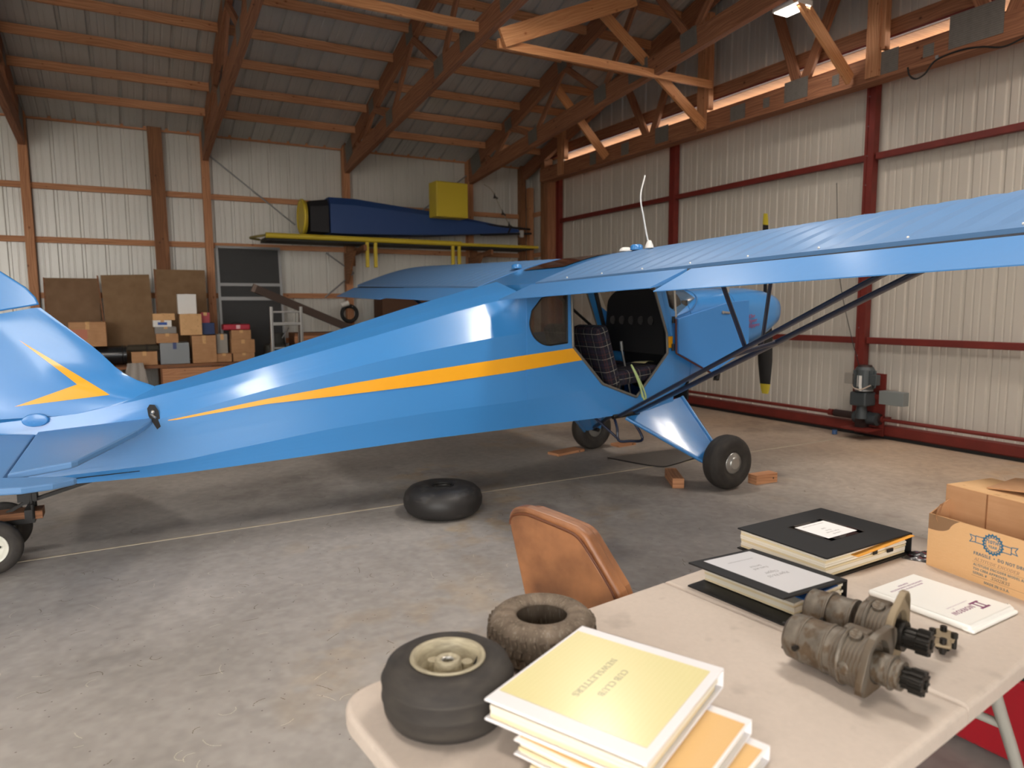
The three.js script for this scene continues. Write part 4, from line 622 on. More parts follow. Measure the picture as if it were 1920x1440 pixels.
// starters
{
  M.cast = std(0x87817a, 0.55, { metalness: 0.35, map: dataTexture(256, 256, (u, v) => { const n = 95 * (fbm(u, v, 5, 5, 5, 201) - 0.5), g = clamp((fbm(u, v, 7, 7, 3, 205) - 0.5) * 5, 0, 1) * 50; return [206 + n - g * 0.7, 200 + n - g, 190 + n - g * 1.3]; }, [2, 1]) });
  M.greasy = std(0x25221e, 0.45, { metalness: 0.5 });
  M.tanCast = std(0x8f7f66, 0.6, { metalness: 0.25 });
  const gear = (r, n, l) => { const P = []; for (let k = 0; k < n; k++) { const a = k / n * 6.283, s = 6.283 / n; for (const [f, q] of [[0, 0.72], [0.25, 0.76], [0.36, 1], [0.62, 1], [0.75, 0.76], [1, 0.72]]) P.push([r * q * Math.cos(a + f * s), r * q * Math.sin(a + f * s)]); } const hole = []; for (let k = 0; k < 14; k++) hole.push([r * 0.38 * Math.cos(-k / 14 * 6.283), r * 0.38 * Math.sin(-k / 14 * 6.283)]); return poly(P, l, 0.0015, [hole]).rotateY(Math.PI / 2); };
  // local axes: x along the shaft (pinion at +x), y up; centre line 0.062 above the table
  function starter(label, at, turn, variant) {
    const t = thing('starter_motor', label, 'engine starter', at, turn), y = 0.063, cy = (a, b, r, r2, s = 36) => rod(V(a, y, 0), V(b, y, 0), r, r2, s);
    part(t, 'motor_barrel', variant ? [cy(-0.145, -0.05, 0.046, 0.048), cy(-0.15, -0.145, 0.04, 0.046)] : [cy(-0.13, -0.02, 0.050, 0.053), cy(-0.137, -0.13, 0.043, 0.05)], M.cast);
    part(t, 'band', [cy(-0.105, -0.098, 0.0525), cy(-0.055, -0.048, variant ? 0.05 : 0.0545)], M.cast);
    part(t, 'gear_housing', [(() => { const R = []; for (let k = 0; k <= 8; k++) { const u = k / 8, r0 = lerp(0.055, 0.062, u), q = []; for (let i = 0; i < 32; i++) { const a = i / 32 * 6.283, rr0 = r0 * (1 + 0.08 * Math.cos(2 * a) * u); q.push([lerp(-0.035, 0.028, u), Math.max(y + rr0 * Math.sin(a), 0.002), rr0 * Math.cos(a)]); } R.push(q); } return loft(R, 0.6); })(), new THREE.TorusGeometry(0.058, 0.005, 8, 36).rotateY(Math.PI / 2).translate(-0.018, y, 0)], M.cast);
    const P = []; for (let k = 0; k < 40; k++) { const a = k / 40 * 6.283, c = Math.cos(a), s = Math.sin(a), r = 0.060 + 0.030 * Math.max(0, Math.abs(Math.cos(a - 0.9))) ** 10; P.push([r * c, r * s]); } const H = []; for (let k = 0; k < 28; k++) H.push([0.045 * Math.cos(-k / 28 * 6.283), 0.045 * Math.sin(-k / 28 * 6.283)]);
    part(t, 'mounting_flange', poly(P, 0.010, 0.002, [H, [[0.046, 0.062], [0.052, 0.064], [0.052, 0.070], [0.046, 0.068]].reverse(), [[-0.046, -0.062], [-0.052, -0.064], [-0.052, -0.070], [-0.046, -0.068]].reverse()]).rotateY(Math.PI / 2).rotateX(variant ? 0.15 : -0.35).translate(0.028, y + 0.012, 0), variant ? M.tanCast : M.cast);
    part(t, 'nose_recess', cy(0.02, 0.024, 0.046), M.greasy);
    part(t, 'drive_sleeve', variant ? [cy(0.024, 0.05, 0.034), cy(0.05, 0.072, 0.02)] : [cy(0.024, 0.062, 0.033), cy(0.062, 0.066, 0.036), cy(0.066, 0.082, 0.03)], variant ? M.greasy : M.cast);
    parts(t, 'pinion', [gear(variant ? 0.029 : 0.026, 10, 0.022).translate(variant ? 0.074 : 0.096, y, 0), gear(variant ? 0.024 : 0.022, 10, 0.022).translate(variant ? 0.05 : 0.074, y, 0)], M.greasy);
    parts(t, 'terminal', [rod(V(-0.10, y, 0.048), V(-0.10, y, 0.062), 0.006), rod(V(-0.14, y, 0), V(-0.152, y, 0), 0.007), ...[0.9, 2.2, 3.8, 5.3].map((a) => rod(V(-0.139, y + 0.034 * Math.sin(a), 0.034 * Math.cos(a)), V(-0.146, y + 0.034 * Math.sin(a), 0.034 * Math.cos(a)), 0.005))], M.greasy);
    parts(t, 'boss', [new THREE.SphereGeometry(0.016, 14, 10).scale(1, 1, 0.5).translate(-0.002, y - 0.002, 0.057), new THREE.CylinderGeometry(0.012, 0.014, 0.02, 14).rotateX(0.6).translate(0.0, y + 0.054, 0.012), rbox(0.05, 0.02, 0.03, 0.006, -0.01, y + 0.05, -0.02)], M.cast);
    t.scale.set(1.1, 1, 1); return t;
  }
  starter('front grey aircraft engine starter with long drive sleeve and dark pinion, nearest the camera', [1.315, TH, -0.868], -1.40, 0);
  starter('rear brown-stained engine starter with open nose and toothed pinion, beside the white pouch', [1.487, TH, -0.932], -1.34, 1);
  const w = thing('coupling_flange', 'small tan coupling plate with four bolt heads behind the starter pinion', 'machine part', [1.632, TH, -0.868], 0.5);
  part(w, 'plate', [rbox(0.085, 0.008, 0.034, 0.004, 0, 0.028, 0), new THREE.CylinderGeometry(0.03, 0.028, 0.01, 24).translate(0.022, 0.028, 0)], M.tanCast);
  parts(w, 'bolt', [[0.04, 0], [0.01, 0.022], [0.012, -0.022], [-0.034, 0]].map(([x, z]) => join([new THREE.CylinderGeometry(0.0075, 0.0075, 0.012, 6).translate(x, 0.039, z), new THREE.CylinderGeometry(0.006, 0.006, 0.036, 10).translate(x, 0.026, z)])), M.greasy);
  parts(w, 'stub', [new THREE.CylinderGeometry(0.016, 0.016, 0.024, 16).translate(0.015, 0.012, 0), new THREE.CylinderGeometry(0.008, 0.008, 0.014, 12).translate(-0.03, 0.018, 0)], M.greasy);
}
// cardboard boxes on the table
M.card = std(0xffffff, 0.85, { map: dataTexture(256, 256, (u, v) => { const n = 22 * (fbm(u, v, 5, 5, 5, 301) - 0.5) + 10 * (fbm(u, v, 4, 60, 2, 305) - 0.5); return [183 + n, 138 + n, 98 + n]; }, [2, 2]) });
M.cardPale = std(0xffffff, 0.8, { map: dataTexture(256, 256, (u, v) => { const n = 20 * (fbm(u, v, 5, 5, 5, 311) - 0.5), s = clamp((fbm(u, v, 14, 10, 3, 316) - 0.68) * 6, 0, 1) * 30; return [216 + n - s, 172 + n - s, 122 + n - s]; }, [3, 3]) });
{
  const A = 1.43, t = thing('printed_box', 'open pale cardboard box with blue printing and torn corner, holding another box', 'box', [2.265, TH, -1.01], A - Math.PI);
  // local: x along the printed face (to the camera's right), z away from it
  const w = 0.36, h = 0.165, d = 0.28, e = 0.004;
  const lab = print(900, 412, '#d9ad7b', (g) => {
    for (let k = 0; k < 900; k++) { g.globalAlpha = 0.05; g.fillStyle = k % 2 ? '#fff' : '#8a5a2a'; g.fillRect(hash(k, 1, 4) * 900, hash(k, 2, 4) * 412, 3 + 40 * hash(k, 3, 4), 2); } g.globalAlpha = 1;
    g.fillStyle = '#8a6a4c'; g.beginPath(); g.moveTo(0, 0); g.lineTo(250, 0); g.quadraticCurveTo(190, 30, 170, 80); g.quadraticCurveTo(120, 125, 0, 120); g.fill();
    const B = '#2e6483'; g.strokeStyle = B; g.fillStyle = B; g.lineWidth = 12; g.beginPath(); for (let k = 0; k <= 72; k++) { const a = k / 72 * 6.283, r = 66 + 6 * Math.sin(a * 18); g[k ? 'lineTo' : 'moveTo'](500 + r * Math.cos(a), 95 + r * Math.sin(a)); } g.stroke(); g.lineWidth = 5; g.beginPath(); g.arc(500, 95, 50, 0, 6.3); g.stroke();
    g.lineWidth = 6; g.strokeRect(375, 66, 58, 48); g.strokeRect(567, 76, 62, 48); for (const [x, s] of [[375, -1], [629, 1]]) { g.beginPath(); g.moveTo(x, 72); g.lineTo(x + s * 42, 66); g.lineTo(x + s * 26, 92); g.lineTo(x + s * 42, 118); g.lineTo(x, 112); g.stroke(); }
    g.textAlign = 'center'; g.font = 'bold 34px sans-serif'; g.fillText('10TH', 500, 90); g.font = 'bold 26px sans-serif'; g.fillText('YEAR', 500, 122);
    g.textAlign = 'left'; g.fillStyle = '#3c5a6c'; g.font = 'bold 32px sans-serif'; g.fillText('FRAGILE  •  DO NOT DROP', 365, 205); g.fillStyle = '#8a6b58'; g.font = 'italic 32px serif'; g.fillText('ALTITUDE ENCODER', 372, 248); g.fillStyle = '#4b5f68'; g.font = 'bold 25px sans-serif'; g.fillText('ALTITUDE ENCODER MODEL AR-500', 370, 286); g.fillText('TSO C88A APPROVED', 370, 317); g.fillText('SERIAL #', 370, 348); g.fillStyle = '#2b3a44'; g.font = 'italic 34px serif'; g.fillText('3502835', 500, 350); g.fillStyle = '#4b5f68'; g.font = 'bold 25px sans-serif'; g.fillText('MADE IN U.S.A.', 455, 396);
    g.strokeStyle = '#8a6a4c'; g.lineWidth = 2; for (const y of [258, 362]) { g.beginPath(); g.moveTo(362, y); g.lineTo(900, y); g.stroke(); } });
  lab.repeat.set(1, 1);
  part(t, 'front_panel', box(w, h, e, 0, h / 2, d / 2), M.cardPale); part(t, 'printed_face', plain(new THREE.PlaneGeometry(w, h).translate(0, h / 2, d / 2 + e / 2 + 0.0006)), std(0xffffff, 0.8, { map: lab }));
  part(t, 'back_panel', box(w, h * 1.0, e, 0, h / 2, -d / 2), M.card); for (const s of [-1, 1]) part(t, 'side_panel', poly([[-d / 2, 0], [d / 2, 0], [d / 2, h], [0.06, h + 0.03], [-0.02, h + 0.055], [-d / 2, h]], e).rotateY(Math.PI / 2).translate(s * w / 2, 0, 0), M.card); part(t, 'bottom_panel', box(w, e, d, 0, e / 2, 0), M.card);
  part(t, 'torn_corner', [grid(6, 6, (u, v) => [-w / 2 + 0.004 + 0.03 * u - 0.008 * Math.sin(v * 3), h - 0.03 + 0.06 * v, d / 2 - 0.05 + 0.05 * u + 0.008 * Math.sin(u * 6 + v * 4)])], M.card);
  const b = thing('carton', 'brown corrugated carton with loose top flap, sitting inside the printed box', 'box', [2.315, TH + 0.02, -1.045], A - Math.PI);
  part(b, 'carton_wall', [box(0.30, 0.225, 0.004, 0, 0.1125, 0.10), box(0.30, 0.225, 0.004, 0, 0.1125, -0.10), box(0.004, 0.225, 0.2, -0.15, 0.1125, 0), box(0.004, 0.225, 0.2, 0.15, 0.1125, 0), box(0.3, 0.004, 0.2, 0, 0.002, 0)], M.card);
  part(b, 'flap', [box(0.3, 0.004, 0.2, 0, 0.224, 0)], M.cardPale); const fl = part(b, 'flap', box(0.26, 0.004, 0.16, 0.13, 0, -0.0), M.card); fl.position.set(-0.07, 0.235, -0.03); fl.rotation.set(0.06, 0.12, 0.10);
  part(b, 'tape_seam', box(0.004, 0.224, 0.001, -0.02, 0.1125, 0.1025), std(0x8d5f3c, 0.5));
}
// chair: built in its own frame, the rear face of the back at z = 0, x across, chair facing -z
{
  const t = thing('chair', 'brown leatherette swivel chair with tapered padded back pushed against the table', 'chair', [1.03, 0, -1.85], -1.135);
  M.leather = phys(0xffffff, 0.42, { map: dataTexture(512, 512, (u, v) => { const a = fbm(u, v, 5, 5, 5, 401), b = fbm(u, v, 3, 3, 4, 411); const k = (a - 0.5) * 80 + (b - 0.5) * 70; return [150 + k, 100 + k * 0.75, 64 + k * 0.5]; }, [2.2, 2.2]), clearcoat: 0.25, clearcoatRoughness: 0.3 });
  const back = group(t, 'backrest');
  const outline = (o) => { const s = new THREE.Shape(); s.moveTo(0.07 + o, 0.46); s.lineTo(-0.036 + o, 0.868); s.quadraticCurveTo(-0.042 + o, 0.925 - o, 0.03 + o, 0.926 - o); s.quadraticCurveTo(0.14, 0.912 - o, 0.215 - o * 0.5, 0.898 - o); s.quadraticCurveTo(0.247 - o, 0.89 - o, 0.262 - o, 0.866 - o * 0.6); s.lineTo(0.362 - o, 0.728); s.lineTo(0.42 - o, 0.60); s.lineTo(0.40 - o, 0.46); s.closePath(); return s; };
  const ex = (o, d, b) => metricUV(new THREE.ExtrudeGeometry(outline(o), { depth: d, bevelEnabled: true, bevelSize: b, bevelThickness: b, bevelOffset: -b, bevelSegments: 6, curveSegments: 14 }));
  part(back, 'back_shell', ex(0.0, 0.022, 0.014).translate(0, 0, -0.05), M.leather); part(back, 'back_panel', ex(0.016, 0.004, 0.006).translate(0, 0, -0.012), M.leather); part(back, 'back_cushion', ex(0.012, 0.02, 0.016).translate(0, 0, -0.095), M.leather);
  part(back, 'piping', tube(outline(0.017).getPoints(14).slice(1, -2).map((p) => V(p.x, p.y, -0.004)), 0.004, 110, 6), std(0x5d3115, 0.5));
  part(t, 'seat', rbox(0.46, 0.09, 0.44, 0.035, 0.22, 0.45, -0.30, 4), M.leather);
  part(t, 'back_bracket', board(V(0.22, 0.42, -0.1), V(0.22, 0.55, -0.07), 0.05, 0.012, V(1, 0, 0)), M.darkSteel);
  part(t, 'pedestal', rod(V(0.22, 0.10, -0.3), V(0.22, 0.42, -0.3), 0.025), M.darkSteel);
  for (let k = 0; k < 4; k++) { const a = k * Math.PI / 2 + 0.78, c = V(0.22 + 0.27 * Math.cos(a), 0.07, -0.3 + 0.27 * Math.sin(a)); part(t, 'leg', rod(V(0.22, 0.12, -0.3), c, 0.02, 0.014), M.darkSteel); part(t, 'caster', [new THREE.CylinderGeometry(0.027, 0.027, 0.02, 18).rotateX(Math.PI / 2).translate(c.x, 0.027, c.z), rod(c, V(c.x, 0.03, c.z), 0.006)], M.black); }
}
// red chest at the end of the table
{
  const t = thing('tool_chest', 'glossy red steel chest on the floor beyond the table end', 'tool chest', [2.78, 0, -0.98], 0.05);
  M.redPaint = phys(0xa01322, 0.35, { clearcoat: 0.6, clearcoatRoughness: 0.15 });
  part(t, 'body', rbox(0.62, 0.30, 0.86, 0.02, 0, 0.19, 0), M.redPaint); part(t, 'lid', rbox(0.64, 0.07, 0.88, 0.03, 0, 0.385, 0, 4), M.redPaint); part(t, 'seam', box(0.625, 0.012, 0.865, 0, 0.345, 0), M.black);
  parts(t, 'latch', [box(0.012, 0.06, 0.04, -0.322, 0.345, 0.2), box(0.012, 0.06, 0.04, -0.322, 0.345, -0.2)], M.alu); for (const x of [-0.24, 0.24]) for (const z of [-0.36, 0.36]) part(t, 'caster', new THREE.CylinderGeometry(0.025, 0.025, 0.02, 16).rotateX(Math.PI / 2).translate(x, 0.025, z), M.black);
}
// ------------------------------------------------------------------ things on the hangar floor
{
  const t = thing('balloon_tyre', 'fat smooth black balloon tyre lying flat on the floor under the fuselage', 'tyre', [2.02, 0, -4.74]);
  part(t, 'carcass', lathe([[0.075, 0.20], [0.08, 0.214], [0.10, 0.222], [0.14, 0.226], [0.20, 0.222], [0.25, 0.205], [0.285, 0.17], [0.298, 0.125], [0.295, 0.08], [0.275, 0.04], [0.24, 0.012], [0.18, 0.002], [0.12, 0.004], [0.08, 0.012], [0.075, 0.02], [0.075, 0.2]], 64), std(0x3a3939, 0.5, { map: dataTexture(512, 256, (u, v) => { const n = 110 * (fbm(u, v, 10, 6, 5, 501) - 0.45), s = clamp((fbm(u, v, 14, 12, 3, 503) - 0.62) * 8, 0, 1) * 110; return [190 + n + s, 186 + n + s * 0.9, 182 + n + s * 0.75]; }) }));
  part(t, 'bead_ring', [new THREE.TorusGeometry(0.078, 0.008, 10, 40).rotateX(Math.PI / 2).translate(0, 0.214, 0)], M.black); part(t, 'core', new THREE.CylinderGeometry(0.07, 0.07, 0.12, 32).translate(0, 0.10, 0), std(0x5a4a3c, 0.8));
}
const wedge = (a, w, h, l) => rbox(l, h, w, 0.006, 0, h / 2, 0);
{
  const chock = (label, at, turn, l, h, w) => { const t = thing('wheel_chock', label, 'wheel chock', at, turn, 'wooden wheel chocks'); part(t, 'block', board(V(-l / 2, h / 2, 0), V(l / 2, h / 2, 0), h, w, V(0, 1, 0), 0.004), M.pine); part(t, 'rope_hole', new THREE.CylinderGeometry(0.008, 0.008, w + 0.002, 10).rotateX(Math.PI / 2).translate(l * 0.3, h / 2, 0), M.black); };
  chock('short timber chock on the floor left of the near main wheel', [4.15, 0, -4.55], 1.01, 0.40, 0.085, 0.10);
  chock('timber chock on the floor right of the near main wheel', [4.82, 0, -4.16], -0.05, 0.25, 0.085, 0.10);
  chock('flat thin board in front of the far main wheel', [4.80, 0, -6.10], 0.1, 0.26, 0.03, 0.14);
  chock('flat thin board lying left of the far main wheel', [4.03, 0, -6.09], 0.2, 0.40, 0.028, 0.16);
  const m = thing('drip_tray', 'flat grey metal sheet on the floor under the engine side of the cabin', 'metal sheet', [4.66, 0, -5.28], 0.0);
  { const s = new THREE.Shape(); s.moveTo(-0.42, 0.36); s.lineTo(-0.26, -0.16); s.quadraticCurveTo(-0.22, -0.24, -0.12, -0.22); s.lineTo(0.62, -0.02); s.lineTo(0.66, 0.34); s.closePath(); part(m, 'sheet', metricUV(new THREE.ExtrudeGeometry(s, { depth: 0.004, bevelEnabled: true, bevelSize: 0.003, bevelThickness: 0.002, bevelSegments: 2 }).rotateX(-Math.PI / 2).translate(0, 0.0025, 0)), std(0x8a8680, 0.4, { metalness: 0.3 })); part(m, 'rolled_edge', tube([V(-0.42, 0.006, -0.36), V(-0.27, 0.006, 0.14), V(-0.20, 0.006, 0.235), V(-0.10, 0.006, 0.225), V(0.62, 0.006, 0.02)], 0.006, 50, 6), M.darkSteel); }
}
{ // tail dolly
  const t = thing('tail_dolly', 'two-wheeled dolly carrying the aeroplane tail, black tyres with white rims', 'dolly', [-0.775, 0, ZC]);
  for (const s of [1, -1]) { const w = group(t, 'wheel'); w.position.set(0, 0.165, s * 0.225);
    part(w, 'tyre', lathe([[0.085, -0.035], [0.11, -0.045], [0.14, -0.042], [0.158, -0.026], [0.163, -0.012], [0.161, -0.009], [0.164, 0], [0.161, 0.009], [0.163, 0.012], [0.158, 0.026], [0.14, 0.042], [0.11, 0.045], [0.085, 0.035]], 48).rotateX(Math.PI / 2), M.rubber);
    part(w, 'rim', [lathe([[0.03, 0.0], [0.06, 0.006], [0.072, 0.022], [0.08, 0.04], [0.092, 0.046], [0.094, 0.040]], 40).rotateX(s * Math.PI / 2), new THREE.CylinderGeometry(0.024, 0.024, 0.07, 20).rotateX(Math.PI / 2)], std(0xdcdacd, 0.45));
    parts(w, 'bolt', [0, 1, 2, 3, 4].map((k) => new THREE.CylinderGeometry(0.007, 0.007, 0.02, 6).rotateX(Math.PI / 2).translate(0.045 * Math.cos(k * 1.257), 0.045 * Math.sin(k * 1.257), s * 0.012)), M.darkSteel); }
  part(t, 'axle', rod(V(0, 0.165, -0.22), V(0, 0.165, 0.22), 0.016), M.darkSteel);
  part(t, 'cradle', [box(0.30, 0.03, 0.16, 0.06, 0.26, 0), box(0.06, 0.10, 0.12, 0, 0.21, 0), rod(V(0.2, 0.27, 0.07), V(0.2, 0.36, 0.07), 0.012), rod(V(0.2, 0.27, -0.07), V(0.2, 0.36, -0.07), 0.012), box(0.04, 0.06, 0.18, 0.18, 0.30, 0)], M.darkSteel);
  part(t, 'wooden_pad', [board(V(-0.1, 0.29, 0), V(0.25, 0.29, 0), 0.05, 0.14)], M.oldWood);
}
{ // paper and rope in the cabin door
  const p = thing('paper_sheet', 'yellowed sheet of paper lying on the plaid cabin seat', 'paper', [4.03, 1.047, ZC + 0.30], 0.4); part(p, 'sheet', grid(6, 4, (u, v) => [(u - 0.5) * 0.17, 0.003 + 0.012 * Math.sin(u * 3) * (0.4 + v), (v - 0.5) * 0.14]), std(0xd8cc96, 0.85));
  const r = thing('tie_rope', 'pale green braided rope hanging over the sill of the open cabin door', 'rope', [3.84, 0.85, ZC + 0.5], 0);
  part(r, 'rope_loop', tube([V(-0.05, 0.20, -0.06), V(-0.03, 0.10, -0.01), V(0.0, -0.02, 0.02), V(0.02, -0.09, 0.03), V(0.035, -0.11, 0.03), V(0.04, -0.07, 0.03), V(0.01, 0.04, 0.0), V(-0.02, 0.14, -0.05)], 0.008, 60, 8), M.rope); part(r, 'rope_end', tube([V(-0.04, 0.19, -0.06), V(-0.015, 0.08, 0), V(0.0, -0.04, 0.025), V(0.005, -0.08, 0.03)], 0.007, 30, 8), M.rope);
}
// ------------------------------------------------------------------ door operator
{
  const t = thing('door_operator', 'grey electric door motor with gearbox and control box on the red door column', 'door motor', [7.40, 0, -5.0], 0);
  const G = std(0x4f5557, 0.5, { metalness: 0.3 }), D = std(0x2c1c1a, 0.6);
  part(t, 'mounting_plate', [box(0.02, 0.72, 0.36, 0.16, 0.40, 0.0), box(0.30, 0.02, 0.34, 0.02, 0.12, 0)], M.redSteel);
  part(t, 'motor', [new THREE.CylinderGeometry(0.105, 0.105, 0.22, 32).translate(0, 0.70, 0.02), new THREE.CylinderGeometry(0.085, 0.105, 0.03, 32).translate(0, 0.825, 0.02), ...[0, 1, 2, 3, 4, 5].map((k) => box(0.005, 0.2, 0.24, 0, 0.70, 0.02).translate(0, 0, -0.02).rotateY(k * Math.PI / 6).translate(0, 0, 0.02))], G);
  part(t, 'motor_cap', [new THREE.CylinderGeometry(0.07, 0.08, 0.02, 24).translate(0, 0.85, 0.02)], D);
  part(t, 'junction_box', [rbox(0.09, 0.12, 0.10, 0.006, -0.05, 0.70, -0.12)], std(0x8a857d, 0.6)); part(t, 'junction_box', rbox(0.08, 0.12, 0.08, 0.006, -0.02, 0.70, 0.16), G);
  part(t, 'rating_label', [box(0.003, 0.13, 0.055, -0.107, 0.68, 0.03), box(0.003, 0.06, 0.03, -0.106, 0.60, 0.045)], M.white, 'white rating label');
  part(t, 'flange', new THREE.CylinderGeometry(0.10, 0.10, 0.02, 28).translate(0, 0.575, 0.02), M.galv);
  part(t, 'gearbox', [rbox(0.2, 0.16, 0.2, 0.02, 0.01, 0.47, 0.0), new THREE.CylinderGeometry(0.05, 0.07, 0.16, 20).translate(0, 0.32, 0), rod(V(0.1, 0.235, -0.14), V(0.1, 0.235, 0.14), 0.075)], std(0x3d4346, 0.55));
  part(t, 'chain_guard', [box(0.12, 0.2, 0.10, 0.05, 0.22, -0.02), rod(V(0.15, 0.235, -0.45), V(0.15, 0.235, -0.16), 0.045), rod(V(0.15, 0.235, -0.16), V(0.15, 0.235, 0.16), 0.06)], D);
  part(t, 'control_box', [rbox(0.11, 0.15, 0.28, 0.005, 0.03, 0.51, 0.36)], std(0x777c7b, 0.5)); part(t, 'bracket', box(0.03, 0.05, 0.2, 0.1, 0.5, 0.2), M.redSteel);
  part(t, 'cable', tube([V(-0.06, 0.64, -0.1), V(-0.12, 0.60, -0.03), V(-0.12, 0.59, 0.06), V(-0.06, 0.64, 0.14)], 0.007, 30, 6), std(0xb8a898, 0.6));
  part(t, 'wire', tube([V(0.13, 3.0, -0.55), V(0.12, 1.9, -0.45), V(0.1, 1.2, -0.25), V(0.06, 0.85, -0.1)], 0.004, 40, 5), M.black);
  part(t, 'grease_cap', new THREE.CylinderGeometry(0.03, 0.03, 0.05, 14).translate(-0.02, 0.03, -0.32), std(0x39557c, 0.5), 'small blue cap');
  const c = thing('power_cable', 'black electric cable drooping in a loop under the door header', 'cable', [7.33, 4.0, -3.6]);
  part(c, 'cable', tube([V(0, 0.02, -1.02), V(0, -0.06, -1.0), V(0, -0.12, -0.93), V(0, -0.10, -0.84), V(0, 0.0, -0.74), V(0, 0.03, -0.5), V(0, 0.0, -0.3), V(0, -0.06, -0.1), V(0, -0.02, 0.12), V(0, 0.03, 0.4)], 0.009, 80, 8), M.black); parts(c, 'clip', [box(0.012, 0.03, 0.03, 0, 0.035, -0.72), box(0.012, 0.03, 0.03, 0, 0.04, 0.35)], M.galv);
}
// ------------------------------------------------------------------ along the back wall: spare wing, spare fuselage, yellow box on brackets
{
  const Y = std(0xd0b836, 0.5), B = std(0x27467c, 0.55), K = std(0x1c1c1f, 0.7), U = std(0x34342f, 0.9);
  const w = thing('spare_wing', 'long yellow-edged spare wing lying flat on the wall brackets under the blue fuselage', 'wing', [4.74, 2.74, -12.45]);
  part(w, 'wing_panel', poly([[-2.62, -0.06], [2.50, -0.05], [2.56, -0.02], [2.56, 0.0], [-2.62, 0.0]], 0.62).translate(0, 0, -0.34), U);
  part(w, 'leading_edge', [strut(V(-2.64, 0.02, 0.30), V(0.9, 0.01, 0.30), 0.09, 0.1, V(0, 1, 0)), strut(V(0.9, 0.0, 0.30), V(2.60, 0.0, 0.30), 0.06, 0.08, V(0, 1, 0))], Y);
  part(w, 'tip_bow', tube([V(-2.64, 0.02, 0.30), V(-2.80, 0.0, 0.1), V(-2.82, 0, -0.1), V(-2.64, 0, -0.33)], 0.02, 24, 8), std(0x8a7f4a, 0.7));
  for (const x of [-0.92, -0.77, 0.74, 0.87]) part(w, 'strut_fitting', rbox(0.06, 0.46, 0.05, 0.01, x, -0.24, 0.28), Y);
  const f = thing('spare_fuselage', 'dark blue tapered spare fuselage with round yellow nose ring on the wall brackets', 'fuselage', [3.2, 2.79, -12.52]);
  const ring = (x, y0, y1, hz) => [[x, y0, -hz], [x, y0, hz], [x, lerp(y0, y1, 0.8), hz], [x, y1, hz * 0.7], [x, y1, -hz * 0.7], [x, lerp(y0, y1, 0.8), -hz]];
  part(f, 'fabric_body', loft([ring(0, 0.06, 0.68, 0.30), ring(0.45, 0.06, 0.68, 0.30), ring(2.0, 0.12, 0.55, 0.22), ring(3.1, 0.2, 0.43, 0.12), ring(3.9, 0.27, 0.33, 0.04)], 0.2), B);
  part(f, 'engine_bay', loft([ring(-0.33, 0.08, 0.6, 0.24), ring(-0.02, 0.07, 0.64, 0.28)], 0.3), K);
  part(f, 'nose_ring', [new THREE.CylinderGeometry(0.29, 0.29, 0.06, 40).rotateZ(Math.PI / 2).scale(1, 1, 0.9).translate(-0.40, 0.34, 0), new THREE.TorusGeometry(0.28, 0.03, 10, 40).rotateY(Math.PI / 2).translate(-0.42, 0.34, 0)], Y);
  part(f, 'tail_tube', [rod(V(2.6, 0.40, 0.12), V(4.15, 0.34, 0.05), 0.02), rod(V(3.0, 0.18, 0.1), V(4.2, 0.26, 0.02), 0.02), rod(V(3.6, 0.2, 0.1), V(3.7, 0.38, 0.08), 0.015)], K); part(f, 'tail_post', [rbox(0.08, 0.14, 0.08, 0.02, 3.95, 0.24, 0.05)], std(0xb9b7b2, 0.6));
  const y = thing('yellow_box', 'square yellow painted box perched on the spare blue fuselage by the post', 'box', [5.40, 3.20, -12.15], 0.06);
  part(y, 'shell', rbox(0.66, 0.64, 0.32, 0.02, 0, 0.33, 0), Y); part(y, 'front_lid', rbox(0.63, 0.61, 0.012, 0.004, 0, 0.33, 0.163), Y);
  for (const x of [3.69, 6.2]) { const b = thing('wall_bracket', x < 5 ? 'brown timber bracket on the post under the middle of the spare wing' : 'brown timber bracket on the post under the tail of the spare fuselage', 'bracket', [x, 0, -12.8]);
    part(b, 'arm', board(V(0.07, 2.56, 0), V(0.07, 2.61, 0.72), 0.10, 0.05), M.oldWood); part(b, 'knee', poly([[0, 2.0], [0.12, 2.0], [0.62, 2.55], [0, 2.55]], 0.04).rotateY(-Math.PI / 2).translate(-0.07, 0, 0.02), M.oldWood); part(b, 'cheek', rbox(0.16, 0.36, 0.05, 0.01, 0, 2.5, 0.05), M.oldWood); }
  const d = thing('dark_screen', 'dark grey screen door in an aluminium frame leaning on the back wall', 'screen door', [1.93, 0, -12.80]);
  const lean = (g) => g.rotateX(-0.10).translate(0, 0, 0.0);
  part(d, 'mesh_panel', lean(box(1.0, 2.5, 0.012, 0, 1.32, 0.16)), std(0x393a3a, 0.6, { map: dataTexture(64, 64, (u, v, x, yv) => { const q = (x % 4 === 0 || yv % 4 === 0) ? 30 : 0; return [215 + q, 215 + q, 215 + q]; }, [6, 6]) })); part(d, 'frame', [lean(box(0.04, 2.6, 0.03, -0.51, 1.32, 0.16)), lean(box(0.04, 2.6, 0.03, 0.51, 1.32, 0.16)), lean(box(1.04, 0.04, 0.03, 0, 2.6, 0.16)), lean(box(1.0, 0.05, 0.03, 0, 1.96, 0.165)), lean(box(1.0, 0.06, 0.02, 0, 1.72, 0.165))], M.galv);
  // garland of feathers on a string
  const r = thing('feather_string', 'thin string with small dark tufts hanging between post and corner', 'string', [6.45, 4.0, -12.75]);
